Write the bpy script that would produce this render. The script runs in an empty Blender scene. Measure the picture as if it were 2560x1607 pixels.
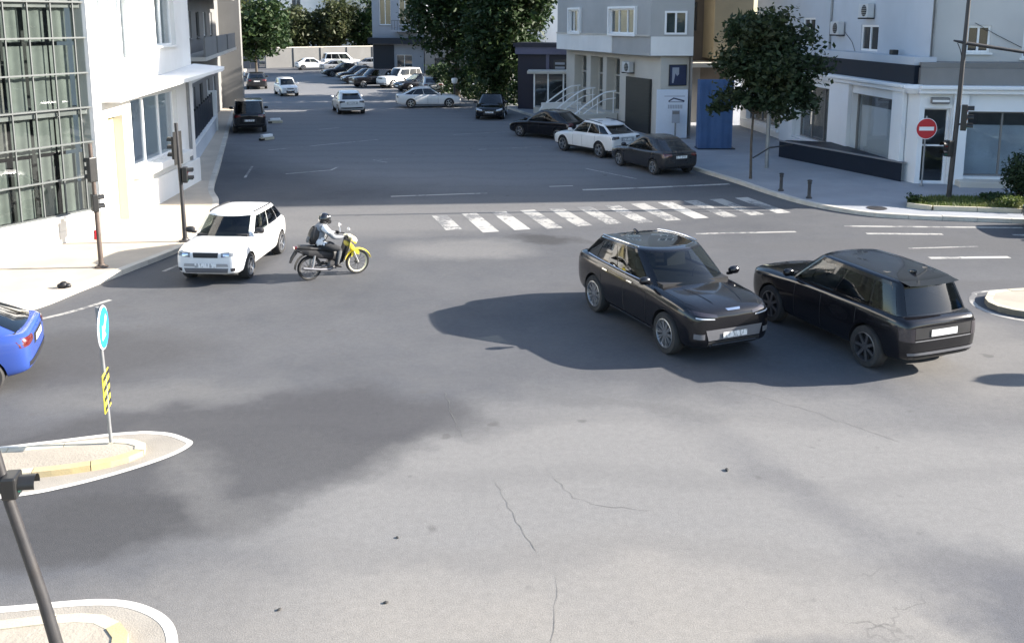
import bpy, bmesh, math, random
from mathutils import Vector, Matrix
from mathutils.bvhtree import BVHTree
R = math.radians
SC = bpy.context.scene
COL = SC.collection
RND = random.Random(11)

# ------------------------------------------------------------------ camera
cam_d = bpy.data.cameras.new('camera')
cam_d.sensor_fit = 'HORIZONTAL'; cam_d.sensor_width = 36.0
cam_d.lens = 32.88; cam_d.shift_y = -0.1341
cam_d.clip_start = 0.1; cam_d.clip_end = 900
cam = bpy.data.objects.new('camera', cam_d); COL.objects.link(cam)
cam.location = (0, 0, 6.2); cam.rotation_euler = (R(80), 0, 0)
SC.camera = cam

# ------------------------------------------------------------------ sky, sun, exposure
SUN_ELEV = R(24)
SUN_AZ = math.atan2(0.997, 0.08)          # clockwise from +Y
world = bpy.data.worlds.new('World'); SC.world = world; world.use_nodes = True
wn = world.node_tree.nodes; wl = world.node_tree.links
sky = wn.new('ShaderNodeTexSky'); sky.sky_type = 'NISHITA'; sky.sun_disc = False
sky.sun_elevation = SUN_ELEV; sky.sun_rotation = SUN_AZ
sky.air_density = 1.0; sky.dust_density = 1.0; sky.ozone_density = 1.6
bg = wn['Background']; bg.inputs['Strength'].default_value = 0.105
wl.new(sky.outputs[0], bg.inputs[0])
sun_d = bpy.data.lights.new('sun', 'SUN'); sun_d.energy = 4.9; sun_d.angle = R(0.55); sun_d.color = (1.0, 0.925, 0.83)
sun = bpy.data.objects.new('sun', sun_d); COL.objects.link(sun)
_d = Vector((-math.sin(SUN_AZ) * math.cos(SUN_ELEV), -math.cos(SUN_AZ) * math.cos(SUN_ELEV), -math.sin(SUN_ELEV)))
sun.rotation_euler = _d.to_track_quat('-Z', 'Y').to_euler(); sun.location = (30, 10, 40)
SC.view_settings.view_transform = 'Standard'; SC.view_settings.look = 'None'
SC.view_settings.gamma = 1.0; SC.view_settings.use_curve_mapping = False
SC.view_settings.exposure = 1.76
SC.render.engine = 'CYCLES'
SC.cycles.max_bounces = 5; SC.cycles.diffuse_bounces = 3; SC.cycles.glossy_bounces = 3; SC.cycles.transparent_max_bounces = 8

# ------------------------------------------------------------------ materials
MATS = {}
def nd(nt, t, **kw):
    n = nt.nodes.new(t)
    for k, v in kw.items():
        if k in n.inputs.keys(): n.inputs[k].default_value = v
        else: setattr(n, k, v)
    return n
def mixc(nt, fac, a, b, mode='MIX'):
    n = nt.nodes.new('ShaderNodeMix'); n.data_type = 'RGBA'; n.blend_type = mode
    for sock, val in ((0, fac), (6, a), (7, b)):
        if hasattr(val, 'is_linked'): nt.links.new(val, n.inputs[sock])
        elif sock == 0: n.inputs[0].default_value = val
        else: n.inputs[sock].default_value = tuple(val) + ((1,) if len(val) == 3 else ())
    return n.outputs[2]
def ramp(nt, src, stops):
    n = nt.nodes.new('ShaderNodeValToRGB'); nt.links.new(src, n.inputs[0])
    el = n.color_ramp.elements
    while len(el) < len(stops): el.new(0.5)
    for e, (p, v) in zip(el, stops):
        e.position = p; e.color = (v, v, v, 1) if not hasattr(v, '__len__') else tuple(v) + (1,)
    return n.outputs[0]
def M(name, col, rough=0.6, metal=0.0, var=0.12, scale=3.0, bump=0.0, bscale=40.0, coat=0.0, spec=0.5, dirt=0.0, dirtcol=(0.12, 0.1, 0.08), fine=None):
    if name in MATS: return MATS[name]
    m = bpy.data.materials.new(name); m.use_nodes = True; nt = m.node_tree
    b = nt.nodes['Principled BSDF']
    b.inputs['Roughness'].default_value = rough; b.inputs['Metallic'].default_value = metal
    b.inputs['Specular IOR Level'].default_value = spec
    b.inputs['Coat Weight'].default_value = coat; b.inputs['Coat Roughness'].default_value = 0.04
    tc = nd(nt, 'ShaderNodeTexCoord')
    n1 = nd(nt, 'ShaderNodeTexNoise', Scale=scale, Detail=4.0, Roughness=0.62)
    nt.links.new(tc.outputs['Object'], n1.inputs['Vector'])
    lo = tuple(c * (1 - var) for c in col); hi = tuple(min(1, c * (1 + var)) for c in col)
    out = mixc(nt, ramp(nt, n1.outputs[0], [(0.3, 0.0), (0.7, 1.0)]), lo, hi)
    if dirt > 0:
        n2 = nd(nt, 'ShaderNodeTexNoise', Scale=scale * 0.35, Detail=5.0, Roughness=0.7)
        mp = nd(nt, 'ShaderNodeMapping'); mp.inputs['Scale'].default_value = (1, 1, 0.35)
        nt.links.new(tc.outputs['Object'], mp.inputs[0]); nt.links.new(mp.outputs[0], n2.inputs['Vector'])
        f = ramp(nt, n2.outputs[0], [(0.45, 0.0), (0.75, dirt)])
        out = mixc(nt, f, out, dirtcol)
    nt.links.new(out, b.inputs['Base Color'])
    r2 = nd(nt, 'ShaderNodeMapRange'); nt.links.new(n1.outputs[0], r2.inputs[0])
    r2.inputs[3].default_value = max(0, rough - 0.07); r2.inputs[4].default_value = min(1, rough + 0.07)
    nt.links.new(r2.outputs[0], b.inputs['Roughness'])
    if bump > 0:
        n3 = nd(nt, 'ShaderNodeTexNoise', Scale=bscale, Detail=2.0)
        nt.links.new(tc.outputs['Object'], n3.inputs['Vector'])
        bp = nd(nt, 'ShaderNodeBump', Strength=bump, Distance=0.02)
        nt.links.new(n3.outputs[0], bp.inputs['Height']); nt.links.new(bp.outputs[0], b.inputs['Normal'])
    MATS[name] = m
    return m
def paint(name, col, rough=0.28, flake=0.0):
    return M(name, col, rough=rough, coat=0.55, spec=0.3, var=0.06, scale=1.5, dirt=0.15 if col[0] > .02 else .02, dirtcol=(0.16, 0.14, 0.12), metal=flake)
def glassy(name, tint, trans=0.55, rough=0.02):
    """a window pane: part see-through with a tint, part mirror by the glancing angle"""
    if name in MATS: return MATS[name]
    m = bpy.data.materials.new(name); m.use_nodes = True; nt = m.node_tree
    out = nt.nodes['Material Output']; nt.nodes.remove(nt.nodes['Principled BSDF'])
    tr = nd(nt, 'ShaderNodeBsdfTransparent'); tr.inputs[0].default_value = tuple(c * trans for c in tint) + (1,)
    gl = nd(nt, 'ShaderNodeBsdfGlossy'); gl.inputs['Roughness'].default_value = rough; gl.inputs[0].default_value = (0.95, 0.97, 1, 1)
    tc = nd(nt, 'ShaderNodeTexCoord'); n1 = nd(nt, 'ShaderNodeTexNoise', Scale=0.9, Detail=2.0)
    nt.links.new(tc.outputs['Object'], n1.inputs['Vector'])
    bp = nd(nt, 'ShaderNodeBump', Strength=0.04, Distance=0.05); nt.links.new(n1.outputs[0], bp.inputs['Height']); nt.links.new(bp.outputs[0], gl.inputs['Normal'])
    lw = nd(nt, 'ShaderNodeLayerWeight'); lw.inputs[0].default_value = 0.5
    pw = nd(nt, 'ShaderNodeMath', operation='POWER'); nt.links.new(lw.outputs['Facing'], pw.inputs[0]); pw.inputs[1].default_value = 4.0
    fr = nd(nt, 'ShaderNodeMapRange'); nt.links.new(pw.outputs[0], fr.inputs[0]); fr.inputs[3].default_value = 0.05; fr.inputs[4].default_value = 0.9
    mx = nd(nt, 'ShaderNodeMixShader'); nt.links.new(fr.outputs[0], mx.inputs[0]); nt.links.new(tr.outputs[0], mx.inputs[1]); nt.links.new(gl.outputs[0], mx.inputs[2])
    nt.links.new(mx.outputs[0], out.inputs[0]); MATS[name] = m
    return m

# ------------------------------------------------------------------ mesh helpers
class MB:
    def __init__(s): s.v = []; s.f = []; s.mi = []
    def add(s, vs, fs, mi=0):
        o = len(s.v); s.v.extend([tuple(v) for v in vs]); s.f.extend([tuple(i + o for i in f) for f in fs]); s.mi.extend([mi] * len(fs)); return s
    def quad(s, *p, mi=0): return s.add(p, [tuple(range(len(p)))], mi)
    def box(s, x0, x1, y0, y1, z0, z1, xf=None, mi=0):
        P = [(x, y, z) for x in (x0, x1) for y in (y0, y1) for z in (z0, z1)]
        if xf: P = [xf(*p) for p in P]
        return s.add(P, [(0, 1, 3, 2), (4, 6, 7, 5), (0, 4, 5, 1), (2, 3, 7, 6), (0, 2, 6, 4), (1, 5, 7, 3)], mi)
    def tube(s, pts, r, n=8, mi=0, caps=True):
        pts = [Vector(p) for p in pts]; k = len(pts)
        if not hasattr(r, '__len__'): r = [r] * k
        ref = None; rings = []
        for i, p in enumerate(pts):
            t = (pts[min(i + 1, k - 1)] - pts[max(i - 1, 0)]).normalized()
            if ref is None: ref = Vector((0, 0, 1)) if abs(t.z) < 0.9 else Vector((1, 0, 0))
            a = (ref - t * ref.dot(t)).normalized(); b = t.cross(a); ref = a
            rings.append([p + (a * math.cos(2 * math.pi * j / n) + b * math.sin(2 * math.pi * j / n)) * r[i] for j in range(n)])
        vs = [v for g in rings for v in g]; fs = []
        for i in range(k - 1):
            for j in range(n): fs.append((i * n + j, i * n + (j + 1) % n, (i + 1) * n + (j + 1) % n, (i + 1) * n + j))
        if caps: fs.append(tuple(range(n))[::-1]); fs.append(tuple((k - 1) * n + j for j in range(n)))
        return s.add(vs, fs, mi)
    def lathe(s, prof, n=24, xf=None, mi=0, a0=0.0, a1=2 * math.pi):
        full = abs(a1 - a0 - 2 * math.pi) < 1e-6; m = n if full else n + 1; vs = []
        for (r, z) in prof:
            for j in range(m):
                a = a0 + (a1 - a0) * j / n; p = (r * math.cos(a), r * math.sin(a), z); vs.append(xf(*p) if xf else p)
        fs = []
        for i in range(len(prof) - 1):
            for j in range(n): fs.append((i * m + j, i * m + (j + 1) % m, (i + 1) * m + (j + 1) % m, (i + 1) * m + j))
        return s.add(vs, fs, mi)
    def prism(s, poly, z0, z1, xf=None, mi=0, bottom=True):
        k = len(poly); z0f = z0 if callable(z0) else (lambda x, y: z0); z1f = z1 if callable(z1) else (lambda x, y: z1)
        P = [(x, y, z0f(x, y)) for x, y in poly] + [(x, y, z1f(x, y)) for x, y in poly]
        if xf: P = [xf(*p) for p in P]
        fs = [tuple(range(k, 2 * k))] + [(i, (i + 1) % k, k + (i + 1) % k, k + i) for i in range(k)]
        if bottom: fs.append(tuple(range(k))[::-1])
        return s.add(P, fs, mi)
    def grid(s, fn, nu, nv, mi=0, wrap=False):
        vs = [fn(i / nu, j / nv) for i in range(nu + (0 if wrap else 1)) for j in range(nv + 1)]; fs = []
        for i in range(nu):
            for j in range(nv):
                a = i * (nv + 1) + j; i2 = (i + 1) % nu if wrap else i + 1; b = i2 * (nv + 1) + j
                fs.append((a, b, b + 1, a + 1))
        return s.add(vs, fs, mi)
    def mesh(s, name, mats, smooth=False, angle=None, recalc=True):
        me = bpy.data.meshes.new(name); me.from_pydata(s.v, [], s.f)
        if not isinstance(mats, (list, tuple)): mats = [mats]
        for m in mats: me.materials.append(m)
        if len(mats) > 1: me.polygons.foreach_set('material_index', s.mi)
        if recalc:
            bm = bmesh.new(); bm.from_mesh(me); bmesh.ops.recalc_face_normals(bm, faces=bm.faces); bm.to_mesh(me); bm.free()
        if smooth:
            me.polygons.foreach_set('use_smooth', [True] * len(me.polygons))
            me.set_sharp_from_angle(angle=R(angle or 40))
        me.update(); return me
    def build(s, name, mats, parent=None, smooth=False, angle=None, recalc=True, bevel=0.0):
        return link(name, s.mesh(name, mats, smooth, angle, recalc), parent, bevel)
def link(name, me, parent=None, bevel=0.0):
    o = bpy.data.objects.new(name, me); COL.objects.link(o)
    if parent is not None: o.parent = parent
    if bevel > 0:
        b = o.modifiers.new('bevel', 'BEVEL'); b.width = bevel; b.segments = 2; b.limit_method = 'ANGLE'; b.angle_limit = R(50)
    return o
def tag(o, label=None, cat=None, group=None, kind=None):
    if label: o['label'] = label
    if cat: o['category'] = cat
    if group: o['group'] = group
    if kind: o['kind'] = kind
    return o
def empty(name, loc, rz=0.0, label=None, cat=None, group=None):
    o = bpy.data.objects.new(name, None); COL.objects.link(o); o.location = loc; o.rotation_euler = (0, 0, rz); o.empty_display_size = 0.3
    return tag(o, label, cat, group)
def struct(o): o['kind'] = 'structure'; return o
def copy_tree(o, parent=None):
    c = o.copy(); COL.objects.link(c); c.parent = parent
    for ch in list(o.children): copy_tree(ch, c)
    return c
class FR:
    """a wall's own frame: u along the wall, d outward, z up"""
    def __init__(s, p0, p1, side=1, z=0.0):
        s.p0 = Vector((p0[0], p0[1])); e = Vector((p1[0], p1[1])) - s.p0; s.L = e.length; s.u = e.normalized(); s.n = Vector((s.u.y, -s.u.x)) * side; s.z = z
    def __call__(s, u, d, z):
        p = s.p0 + s.u * u + s.n * d; return (p.x, p.y, z + s.z)
    def shifted(s, d):
        q = FR((0, 0), (1, 0)); q.p0 = s.p0 + s.n * d; q.u = s.u; q.n = s.n; q.L = s.L; q.z = s.z; return q
def wall_open(mb, fr, u0, u1, z0, z1, openings, depth=0.2, d=0.0, mi=0):
    """a wall face with real openings and their reveals"""
    us = sorted({u0, u1, *[o[0] for o in openings], *[o[1] for o in openings]}); zs = sorted({z0, z1, *[o[2] for o in openings], *[o[3] for o in openings]})
    us = [u for u in us if u0 <= u <= u1]; zs = [z for z in zs if z0 <= z <= z1]
    def hole(u, z): return any(o[0] < u < o[1] and o[2] < z < o[3] for o in openings)
    for a, b in zip(us, us[1:]):
        for c, e in zip(zs, zs[1:]):
            if not hole((a + b) / 2, (c + e) / 2): mb.quad(fr(a, d, c), fr(b, d, c), fr(b, d, e), fr(a, d, e), mi=mi)
    for (a, b, c, e) in openings:
        for (p, q) in (((a, c), (b, c)), ((b, c), (b, e)), ((b, e), (a, e)), ((a, e), (a, c))):
            mb.quad(fr(p[0], d, p[1]), fr(q[0], d, q[1]), fr(q[0], d - depth, q[1]), fr(p[0], d - depth, p[1]), mi=mi)
def window(parent, fr, u0, u1, z0, z1, fmat, gmat, d=-0.12, bar=0.06, nx=2, nz=1, sill=None, name='window', back=None):
    w = MB()
    w.box(u0, u1, d - 0.03, d + 0.05, z0, z0 + bar, fr); w.box(u0, u1, d - 0.03, d + 0.05, z1 - bar, z1, fr)
    w.box(u0, u0 + bar, d - 0.03, d + 0.048, z0 + bar, z1 - bar, fr); w.box(u1 - bar, u1, d - 0.03, d + 0.048, z0 + bar, z1 - bar, fr)
    for i in range(1, nx):
        u = u0 + (u1 - u0) * i / nx; w.box(u - bar * 0.45, u + bar * 0.45, d - 0.03, d + 0.046, z0 + bar, z1 - bar, fr)
    for i in range(1, nz):
        z = z0 + (z1 - z0) * i / nz; w.box(u0 + bar, u1 - bar, d - 0.03, d + 0.042, z - bar * 0.45, z + bar * 0.45, fr)
    o = w.build(name, fmat, parent)
    for i in range(nx):
        for k in range(nz):
            a = u0 + (u1 - u0) * i / nx; b = u0 + (u1 - u0) * (i + 1) / nx; c = z0 + (z1 - z0) * k / nz; e = z0 + (z1 - z0) * (k + 1) / nz
            q = MB().box(a + bar * .6, b - bar * .6, d - 0.012, d + 0.004, c + bar * .6, e - bar * .6, fr); q.build('pane', gmat, o)
    if sill is not None: MB().box(u0 - 0.08, u1 + 0.08, d + 0.052, 0.1, z0 - 0.07, z0 - 0.004, fr).build('sill', sill, o)
    if back is not None: MB().quad(fr(u0, d - 0.3, z0), fr(u1, d - 0.3, z0), fr(u1, d - 0.3, z1), fr(u0, d - 0.3, z1)).build('curtain', back, o)
    return o
def smooth_path(pts, n=8):
    """Catmull-Rom through the points"""
    P = [Vector(p) for p in pts]; out = []
    for i in range(len(P) - 1):
        p0 = P[max(i - 1, 0)]; p1 = P[i]; p2 = P[i + 1]; p3 = P[min(i + 2, len(P) - 1)]
        for k in range(n):
            t = k / n; out.append(0.5 * ((2 * p1) + (p2 - p0) * t + (2 * p0 - 5 * p1 + 4 * p2 - p3) * t * t + (3 * p1 - p0 - 3 * p2 + p3) * t ** 3))
    out.append(P[-1]); return out
def by_step(pts, step):
    """resample a path to equal steps"""
    out = [pts[0]]; acc = 0.0
    for a, b in zip(pts, pts[1:]):
        L = (b - a).length; pos = 0.0
        while L > 1e-9 and acc + (L - pos) >= step:
            pos += step - acc; acc = 0.0; out.append(a.lerp(b, pos / L))
        acc += L - pos
    return out
def offset_path(pts, d):
    out = []
    for i, p in enumerate(pts):
        t = (pts[min(i + 1, len(pts) - 1)] - pts[max(i - 1, 0)]).normalized(); out.append(Vector((p.x + t.y * d, p.y - t.x * d)))
    return out

# ================================================================== THE GROUND
def asphalt_mat():
    m = bpy.data.materials.new('asphalt'); m.use_nodes = True; nt = m.node_tree; b = nt.nodes['Principled BSDF']
    tc = nd(nt, 'ShaderNodeTexCoord'); V = tc.outputs['Object']
    def noise(scale, detail=6.0, rough=0.6, vec=None, out=0):
        n = nd(nt, 'ShaderNodeTexNoise', Scale=scale, Detail=detail, Roughness=rough); nt.links.new(vec or V, n.inputs['Vector']); return n.outputs[out]
    # warped coordinates so that no patch has a drawn edge
    wv = nd(nt, 'ShaderNodeVectorMath', operation='SUBTRACT'); nt.links.new(noise(0.55, 4.0, 0.6, None, 1), wv.inputs[0]); wv.inputs[1].default_value = (0.5, 0.5, 0.5)
    ws = nd(nt, 'ShaderNodeVectorMath', operation='SCALE'); nt.links.new(wv.outputs[0], ws.inputs[0]); ws.inputs['Scale'].default_value = 2.2
    wa = nd(nt, 'ShaderNodeVectorMath', operation='ADD'); nt.links.new(V, wa.inputs[0]); nt.links.new(ws.outputs[0], wa.inputs[1]); WV = wa.outputs[0]
    def blob(cx, cy, rx, ry, ang, soft, k):
        mp = nd(nt, 'ShaderNodeMapping', vector_type='TEXTURE'); mp.inputs['Location'].default_value = (cx, cy, 0); mp.inputs['Rotation'].default_value = (0, 0, R(ang)); mp.inputs['Scale'].default_value = (rx, ry, 1000)
        nt.links.new(WV, mp.inputs[0]); ln = nd(nt, 'ShaderNodeVectorMath', operation='LENGTH'); nt.links.new(mp.outputs[0], ln.inputs[0])
        return ramp(nt, ln.outputs['Value'], [(max(0.0, 1 - soft), k), (1.0, 0.0)])
    base = mixc(nt, ramp(nt, noise(0.22, 5.0, 0.62), [(0.32, 0.0), (0.68, 1.0)]), (0.066, 0.069, 0.077), (0.098, 0.100, 0.107))
    col = mixc(nt, ramp(nt, noise(1.6, 5.0, 0.7), [(0.35, 0.0), (0.7, 0.3)]), base, (0.125, 0.124, 0.123))
    for (args, c) in [
        ((3.2, 10.2, 8.2, 5.4, -4, 0.35, 0.92), (0.194, 0.190, 0.183)),      # pale worn surface in front
        ((0.5, 7.6, 8.5, 3.0, 3, 0.6, 0.8), (0.247, 0.231, 0.207)),
        ((8.6, 16.6, 2.6, 3.4, 0, 0.5, 0.8), (0.185, 0.178, 0.168)),
        ((-9.0, 72.0, 17.0, 42.0, 16, 0.12, 0.9), (0.185, 0.187, 0.192)),     # paler surface of the side street
        ((-1.0, 30.0, 13.0, 3.6, 14, 0.4, 0.75), (0.150, 0.148, 0.146)),
        ((-1.2, 24.9, 2.6, 1.5, 0, 0.6, 0.7), (0.175, 0.172, 0.167)),
        ((-5.0, 12.7, 4.4, 2.2, 12, 0.3, 0.9), (0.058, 0.058, 0.061)),      # newer, darker asphalt
        ((-2.4, 14.0, 2.4, 1.2, -10, 0.5, 0.85), (0.056, 0.056, 0.060)),
        ((-6.0, 10.3, 3.4, 0.9, 14, 0.4, 0.9), (0.050, 0.050, 0.052)),
        ((-4.3, 11.9, 0.55, 2.6, 38, 0.9, 0.55), (0.154, 0.151, 0.147)),  # pale streak: sunlight bounced off the glass wall, painted into the colour
        ((-9.0, 16.4, 4.2, 1.9, 8, 0.45, 0.85), (0.060, 0.060, 0.063)),
        ((-6.2, 14.9, 2.6, 0.7, 5, 0.7, 0.7), (0.133, 0.131, 0.128)),
        ((3.9, 11.6, 3.9, 0.62, -58, 0.8, 0.42), (0.098, 0.099, 0.106)),       # wheel tracks
        ((5.9, 8.8, 2.1, 1.3, -50, 0.6, 0.85), (0.081, 0.084, 0.095)),
        ((3.2, 8.3, 1.5, 0.5, 10, 0.7, 0.55), (0.105, 0.105, 0.110)),
        ((11.5, 25.2, 7.0, 1.3, 0, 0.5, 0.6), (0.084, 0.084, 0.087)),
        ((0.9, 26.1, 1.5, 0.45, -14, 0.5, 0.9), (0.045, 0.045, 0.046)),
        ((10.4, 21.6, 3.0, 0.5, -6, 0.6, 0.6), (0.077, 0.077, 0.081)),
        ((2.0, 14.4, 2.0, 0.3, -20, 0.7, 0.4), (0.098, 0.098, 0.099)),
    ]:
        col = mixc(nt, blob(*args), col, c)
    # aggregate
    agg = ramp(nt, noise(55.0, 2.0, 0.8), [(0.3, 0.78), (0.7, 1.18)])
    col = mixc(nt, 1.0, col, agg, 'MULTIPLY')
    agg2 = ramp(nt, noise(9.0, 4.0, 0.75), [(0.25, 0.86), (0.75, 1.1)])
    col = mixc(nt, 1.0, col, agg2, 'MULTIPLY')
    # tyre-polished lanes along the main road and a paving seam
    sx = nd(nt, 'ShaderNodeSeparateXYZ'); nt.links.new(WV, sx.inputs[0])
    sn = nd(nt, 'ShaderNodeMath', operation='SINE'); ml = nd(nt, 'ShaderNodeMath', operation='MULTIPLY'); nt.links.new(sx.outputs[1], ml.inputs[0]); ml.inputs[1].default_value = 3.3; nt.links.new(ml.outputs[0], sn.inputs[0])
    lane = ramp(nt, sn.outputs[0], [(0.3, 0.0), (1.0, 0.16)]); col = mixc(nt, lane, col, (0.08, 0.08, 0.083))
    # cracks, here and there
    vo = nd(nt, 'ShaderNodeTexVoronoi', feature='DISTANCE_TO_EDGE', Scale=0.28); 
    w2 = nd(nt, 'ShaderNodeVectorMath', operation='SCALE'); nt.links.new(wv.outputs[0], w2.inputs[0]); w2.inputs['Scale'].default_value = 1.6
    w3 = nd(nt, 'ShaderNodeVectorMath', operation='ADD'); nt.links.new(V, w3.inputs[0]); nt.links.new(w2.outputs[0], w3.inputs[1]); 
    n7 = nd(nt, 'ShaderNodeTexNoise', Scale=6.0, Detail=4.0); nt.links.new(V, n7.inputs['Vector'])
    w4 = nd(nt, 'ShaderNodeVectorMath', operation='SCALE'); nt.links.new(n7.outputs[1], w4.inputs[0]); w4.inputs['Scale'].default_value = 0.12
    w5 = nd(nt, 'ShaderNodeVectorMath', operation='ADD'); nt.links.new(w3.outputs[0], w5.inputs[0]); nt.links.new(w4.outputs[0], w5.inputs[1]); nt.links.new(w5.outputs[0], vo.inputs['Vector'])
    crack = ramp(nt, vo.outputs['Distance'], [(0.0, 1.0), (0.003, 0.0)])
    msk = ramp(nt, noise(0.35, 3.0), [(0.56, 0.0), (0.68, 0.55)])
    mm = nd(nt, 'ShaderNodeMath', operation='MULTIPLY'); nt.links.new(crack, mm.inputs[0]); nt.links.new(msk, mm.inputs[1])
    col = mixc(nt, mm.outputs[0], col, (0.05, 0.049, 0.047))
    # oil spots and specks
    sp = ramp(nt, noise(2.3, 2.0, 0.4), [(0.70, 0.0), (0.76, 0.55)])
    col = mixc(nt, sp, col, (0.075, 0.073, 0.071))
    nt.links.new(col, b.inputs['Base Color'])
    b.inputs['Roughness'].default_value = 0.82; b.inputs['Specular IOR Level'].default_value = 0.35
    bp = nd(nt, 'ShaderNodeBump', Strength=0.35, Distance=0.01); nt.links.new(noise(70.0, 1.0, 0.8), bp.inputs['Height']); nt.links.new(bp.outputs[0], b.inputs['Normal'])
    return m
ASPHALT = asphalt_mat()
PAVE_TAN = M('pale paving', (0.50, 0.425, 0.335), rough=0.85, var=0.10, scale=0.8, bump=0.3, bscale=60, dirt=0.35, dirtcol=(0.26, 0.22, 0.175))
PAVE_GREY = M('grey paving', (0.28, 0.295, 0.32), rough=0.85, var=0.10, scale=0.8, bump=0.3, bscale=60, dirt=0.4, dirtcol=(0.22, 0.22, 0.23))
KERB = M('kerb concrete', (0.55, 0.51, 0.44), rough=0.85, var=0.12, scale=2.0, bump=0.3, bscale=40, dirt=0.5, dirtcol=(0.25, 0.23, 0.2))
KERB_Y = M('yellow kerb paint', (0.45, 0.36, 0.19), rough=0.7, var=0.12, scale=3.0, bump=0.2, dirt=0.55, dirtcol=(0.42, 0.36, 0.27))
KERB_W = M('white kerb paint', (0.50, 0.455, 0.35), rough=0.7, var=0.08, scale=3.0, bump=0.2, dirt=0.4, dirtcol=(0.30, 0.27, 0.22))
ISLAND = M('island concrete', (0.36, 0.32, 0.26), rough=0.88, var=0.12, scale=1.5, bump=0.35, bscale=30, dirt=0.45, dirtcol=(0.24, 0.21, 0.175))
def line_mat(name, col, wear):
    m = M(name, col, rough=0.7, var=0.06, scale=4)
    nt = m.node_tree; b = nt.nodes['Principled BSDF']; tc = nd(nt, 'ShaderNodeTexCoord')
    n = nd(nt, 'ShaderNodeTexNoise', Scale=7.0, Detail=9.0, Roughness=0.75); nt.links.new(tc.outputs['Object'], n.inputs['Vector'])
    n2 = nd(nt, 'ShaderNodeTexNoise', Scale=0.8, Detail=3.0); nt.links.new(tc.outputs['Object'], n2.inputs['Vector'])
    ad = nd(nt, 'ShaderNodeMath', operation='ADD'); nt.links.new(n.outputs[0], ad.inputs[0]); nt.links.new(n2.outputs[0], ad.inputs[1])
    f = ramp(nt, ad.outputs[0], [(max(0, wear - 0.1), 0.0), (min(1, wear + 0.06), 1.0)])
    # worn away paint shows the road below
    old = b.inputs['Base Color'].links[0].from_socket
    nt.links.new(mixc(nt, f, (0.15, 0.15, 0.15), old), b.inputs['Base Color'])
    return m
LINE = line_mat('road paint', (0.43, 0.42, 0.39), 0.95)
LINE_W = line_mat('worn road paint', (0.36, 0.35, 0.325), 1.05)
LINE_M = line_mat('median paint', (0.66, 0.64, 0.58), 0.74)
LINE_F = line_mat('faded road paint', (0.38, 0.37, 0.345), 1.06)

road = struct(MB().quad((-260, -60, 0), (260, -60, 0), (260, 420, 0), (-260, 420, 0)).build('road', ASPHALT))

def kerbed(name, pts2d, inner, closed_poly, top_mat, kerb_mat, h=0.13, w=0.2, step=1.0, first=0, kerb_of=None):
    """pavement slab with single kerb stones along its street edge; inner = +1 when the slab lies right of the path"""
    path = by_step(smooth_path(pts2d, 10), 0.25)
    inn = offset_path(path, inner * w)
    slab = MB().prism([(p.x, p.y) for p in inn] + list(closed_poly), -0.05, h - 0.008, bottom=False).build(name, top_mat)
    k = max(2, int(step / 0.25)); i = 0; n = 0
    while i < len(path) - 1:
        j = min(i + k, len(path) - 1)
        o = [path[q] for q in range(i, j + 1)]; q_ = [inn[q] for q in range(i, j + 1)]
        g = 0.012
        o[0] = o[0].lerp(o[1], g / 0.25); q_[0] = q_[0].lerp(q_[1], g / 0.25)
        poly = [(p.x, p.y) for p in o] + [(p.x, p.y) for p in reversed(q_)]
        dz = RND.uniform(-0.006, 0.006)
        mt = kerb_of(n) if kerb_of else kerb_mat
        MB().prism(poly, -0.05, h + dz, bottom=False).build('kerb_stone', mt, slab)
        i = j; n += 1
    return slab
# pavement by the glass building, and up the side street
LEFT_KERB = [(-40, 17.2), (-16, 18.2), (-11.2, 18.75), (-10.35, 19.5), (-9.95, 20.9), (-9.5, 22.6), (-8.95, 24.8), (-9.0, 27), (-9.9, 31), (-10.95, 33.8), (-12.6, 40), (-16.95, 56.3), (-24, 83), (-33, 117)]
struct(kerbed('pavement_left', LEFT_KERB, -1, [(-90, 117), (-90, 17)], PAVE_TAN, KERB))
RIGHT_KERB = [(40, 23.6), (20, 27.3), (15.5, 28.2), (13.2, 28.65), (11.4, 29.25), (10.0, 30.9), (9.2, 33.0), (8.6, 35.2), (7.55, 38.5), (5.6, 45), (2.0, 57.5), (-1.8, 70.5), (-6.5, 86), (-14, 112)]
struct(kerbed('pavement_right', RIGHT_KERB, 1, [(60, 112), (60, 24)], PAVE_GREY, KERB))

# medians: nose towards the crossing
def island(name, outline, mat_of, h=0.13, kw=0.15, label=None):
    P = by_step(smooth_path(outline, 10), 0.25)
    return struct(kerbed(name, outline, 1, [], ISLAND, KERB_W, h=h, w=kw, step=0.75, kerb_of=mat_of))
island('traffic_island', [(-14, 11.9), (-9, 12.45), (-7.0, 12.75), (-6.1, 12.98), (-5.5, 12.93), (-5.3, 12.68), (-5.42, 12.42), (-5.9, 12.12), (-6.9, 11.85), (-9.5, 11.3), (-14, 10.5)],
       lambda n: KERB_Y if n in (12, 13) else KERB_W, h=.09)
island('traffic_island', [(-12, 6.9), (-7, 8.35), (-5.3, 8.72), (-4.4, 8.86), (-3.95, 8.62), (-3.8, 8.2), (-3.9, 7.4), (-4.6, 5.4), (-6, 2)],
       lambda n: KERB_Y if n > 10 else KERB_W, h=.09)
island('traffic_island', [(24, 17.6), (16, 18.3), (12, 18.75), (10.9, 19.1), (10.55, 19.55), (10.75, 20.1), (11.5, 20.5), (16, 21.2), (24, 22)][::-1],
       lambda n: KERB_W)
island('traffic_island', [(19, 14.9), (16, 15.2), (14.4, 15.5), (14.1, 15.9), (14.5, 16.3), (16, 16.6), (19, 16.9)][::-1], lambda n: KERB_W)

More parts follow.
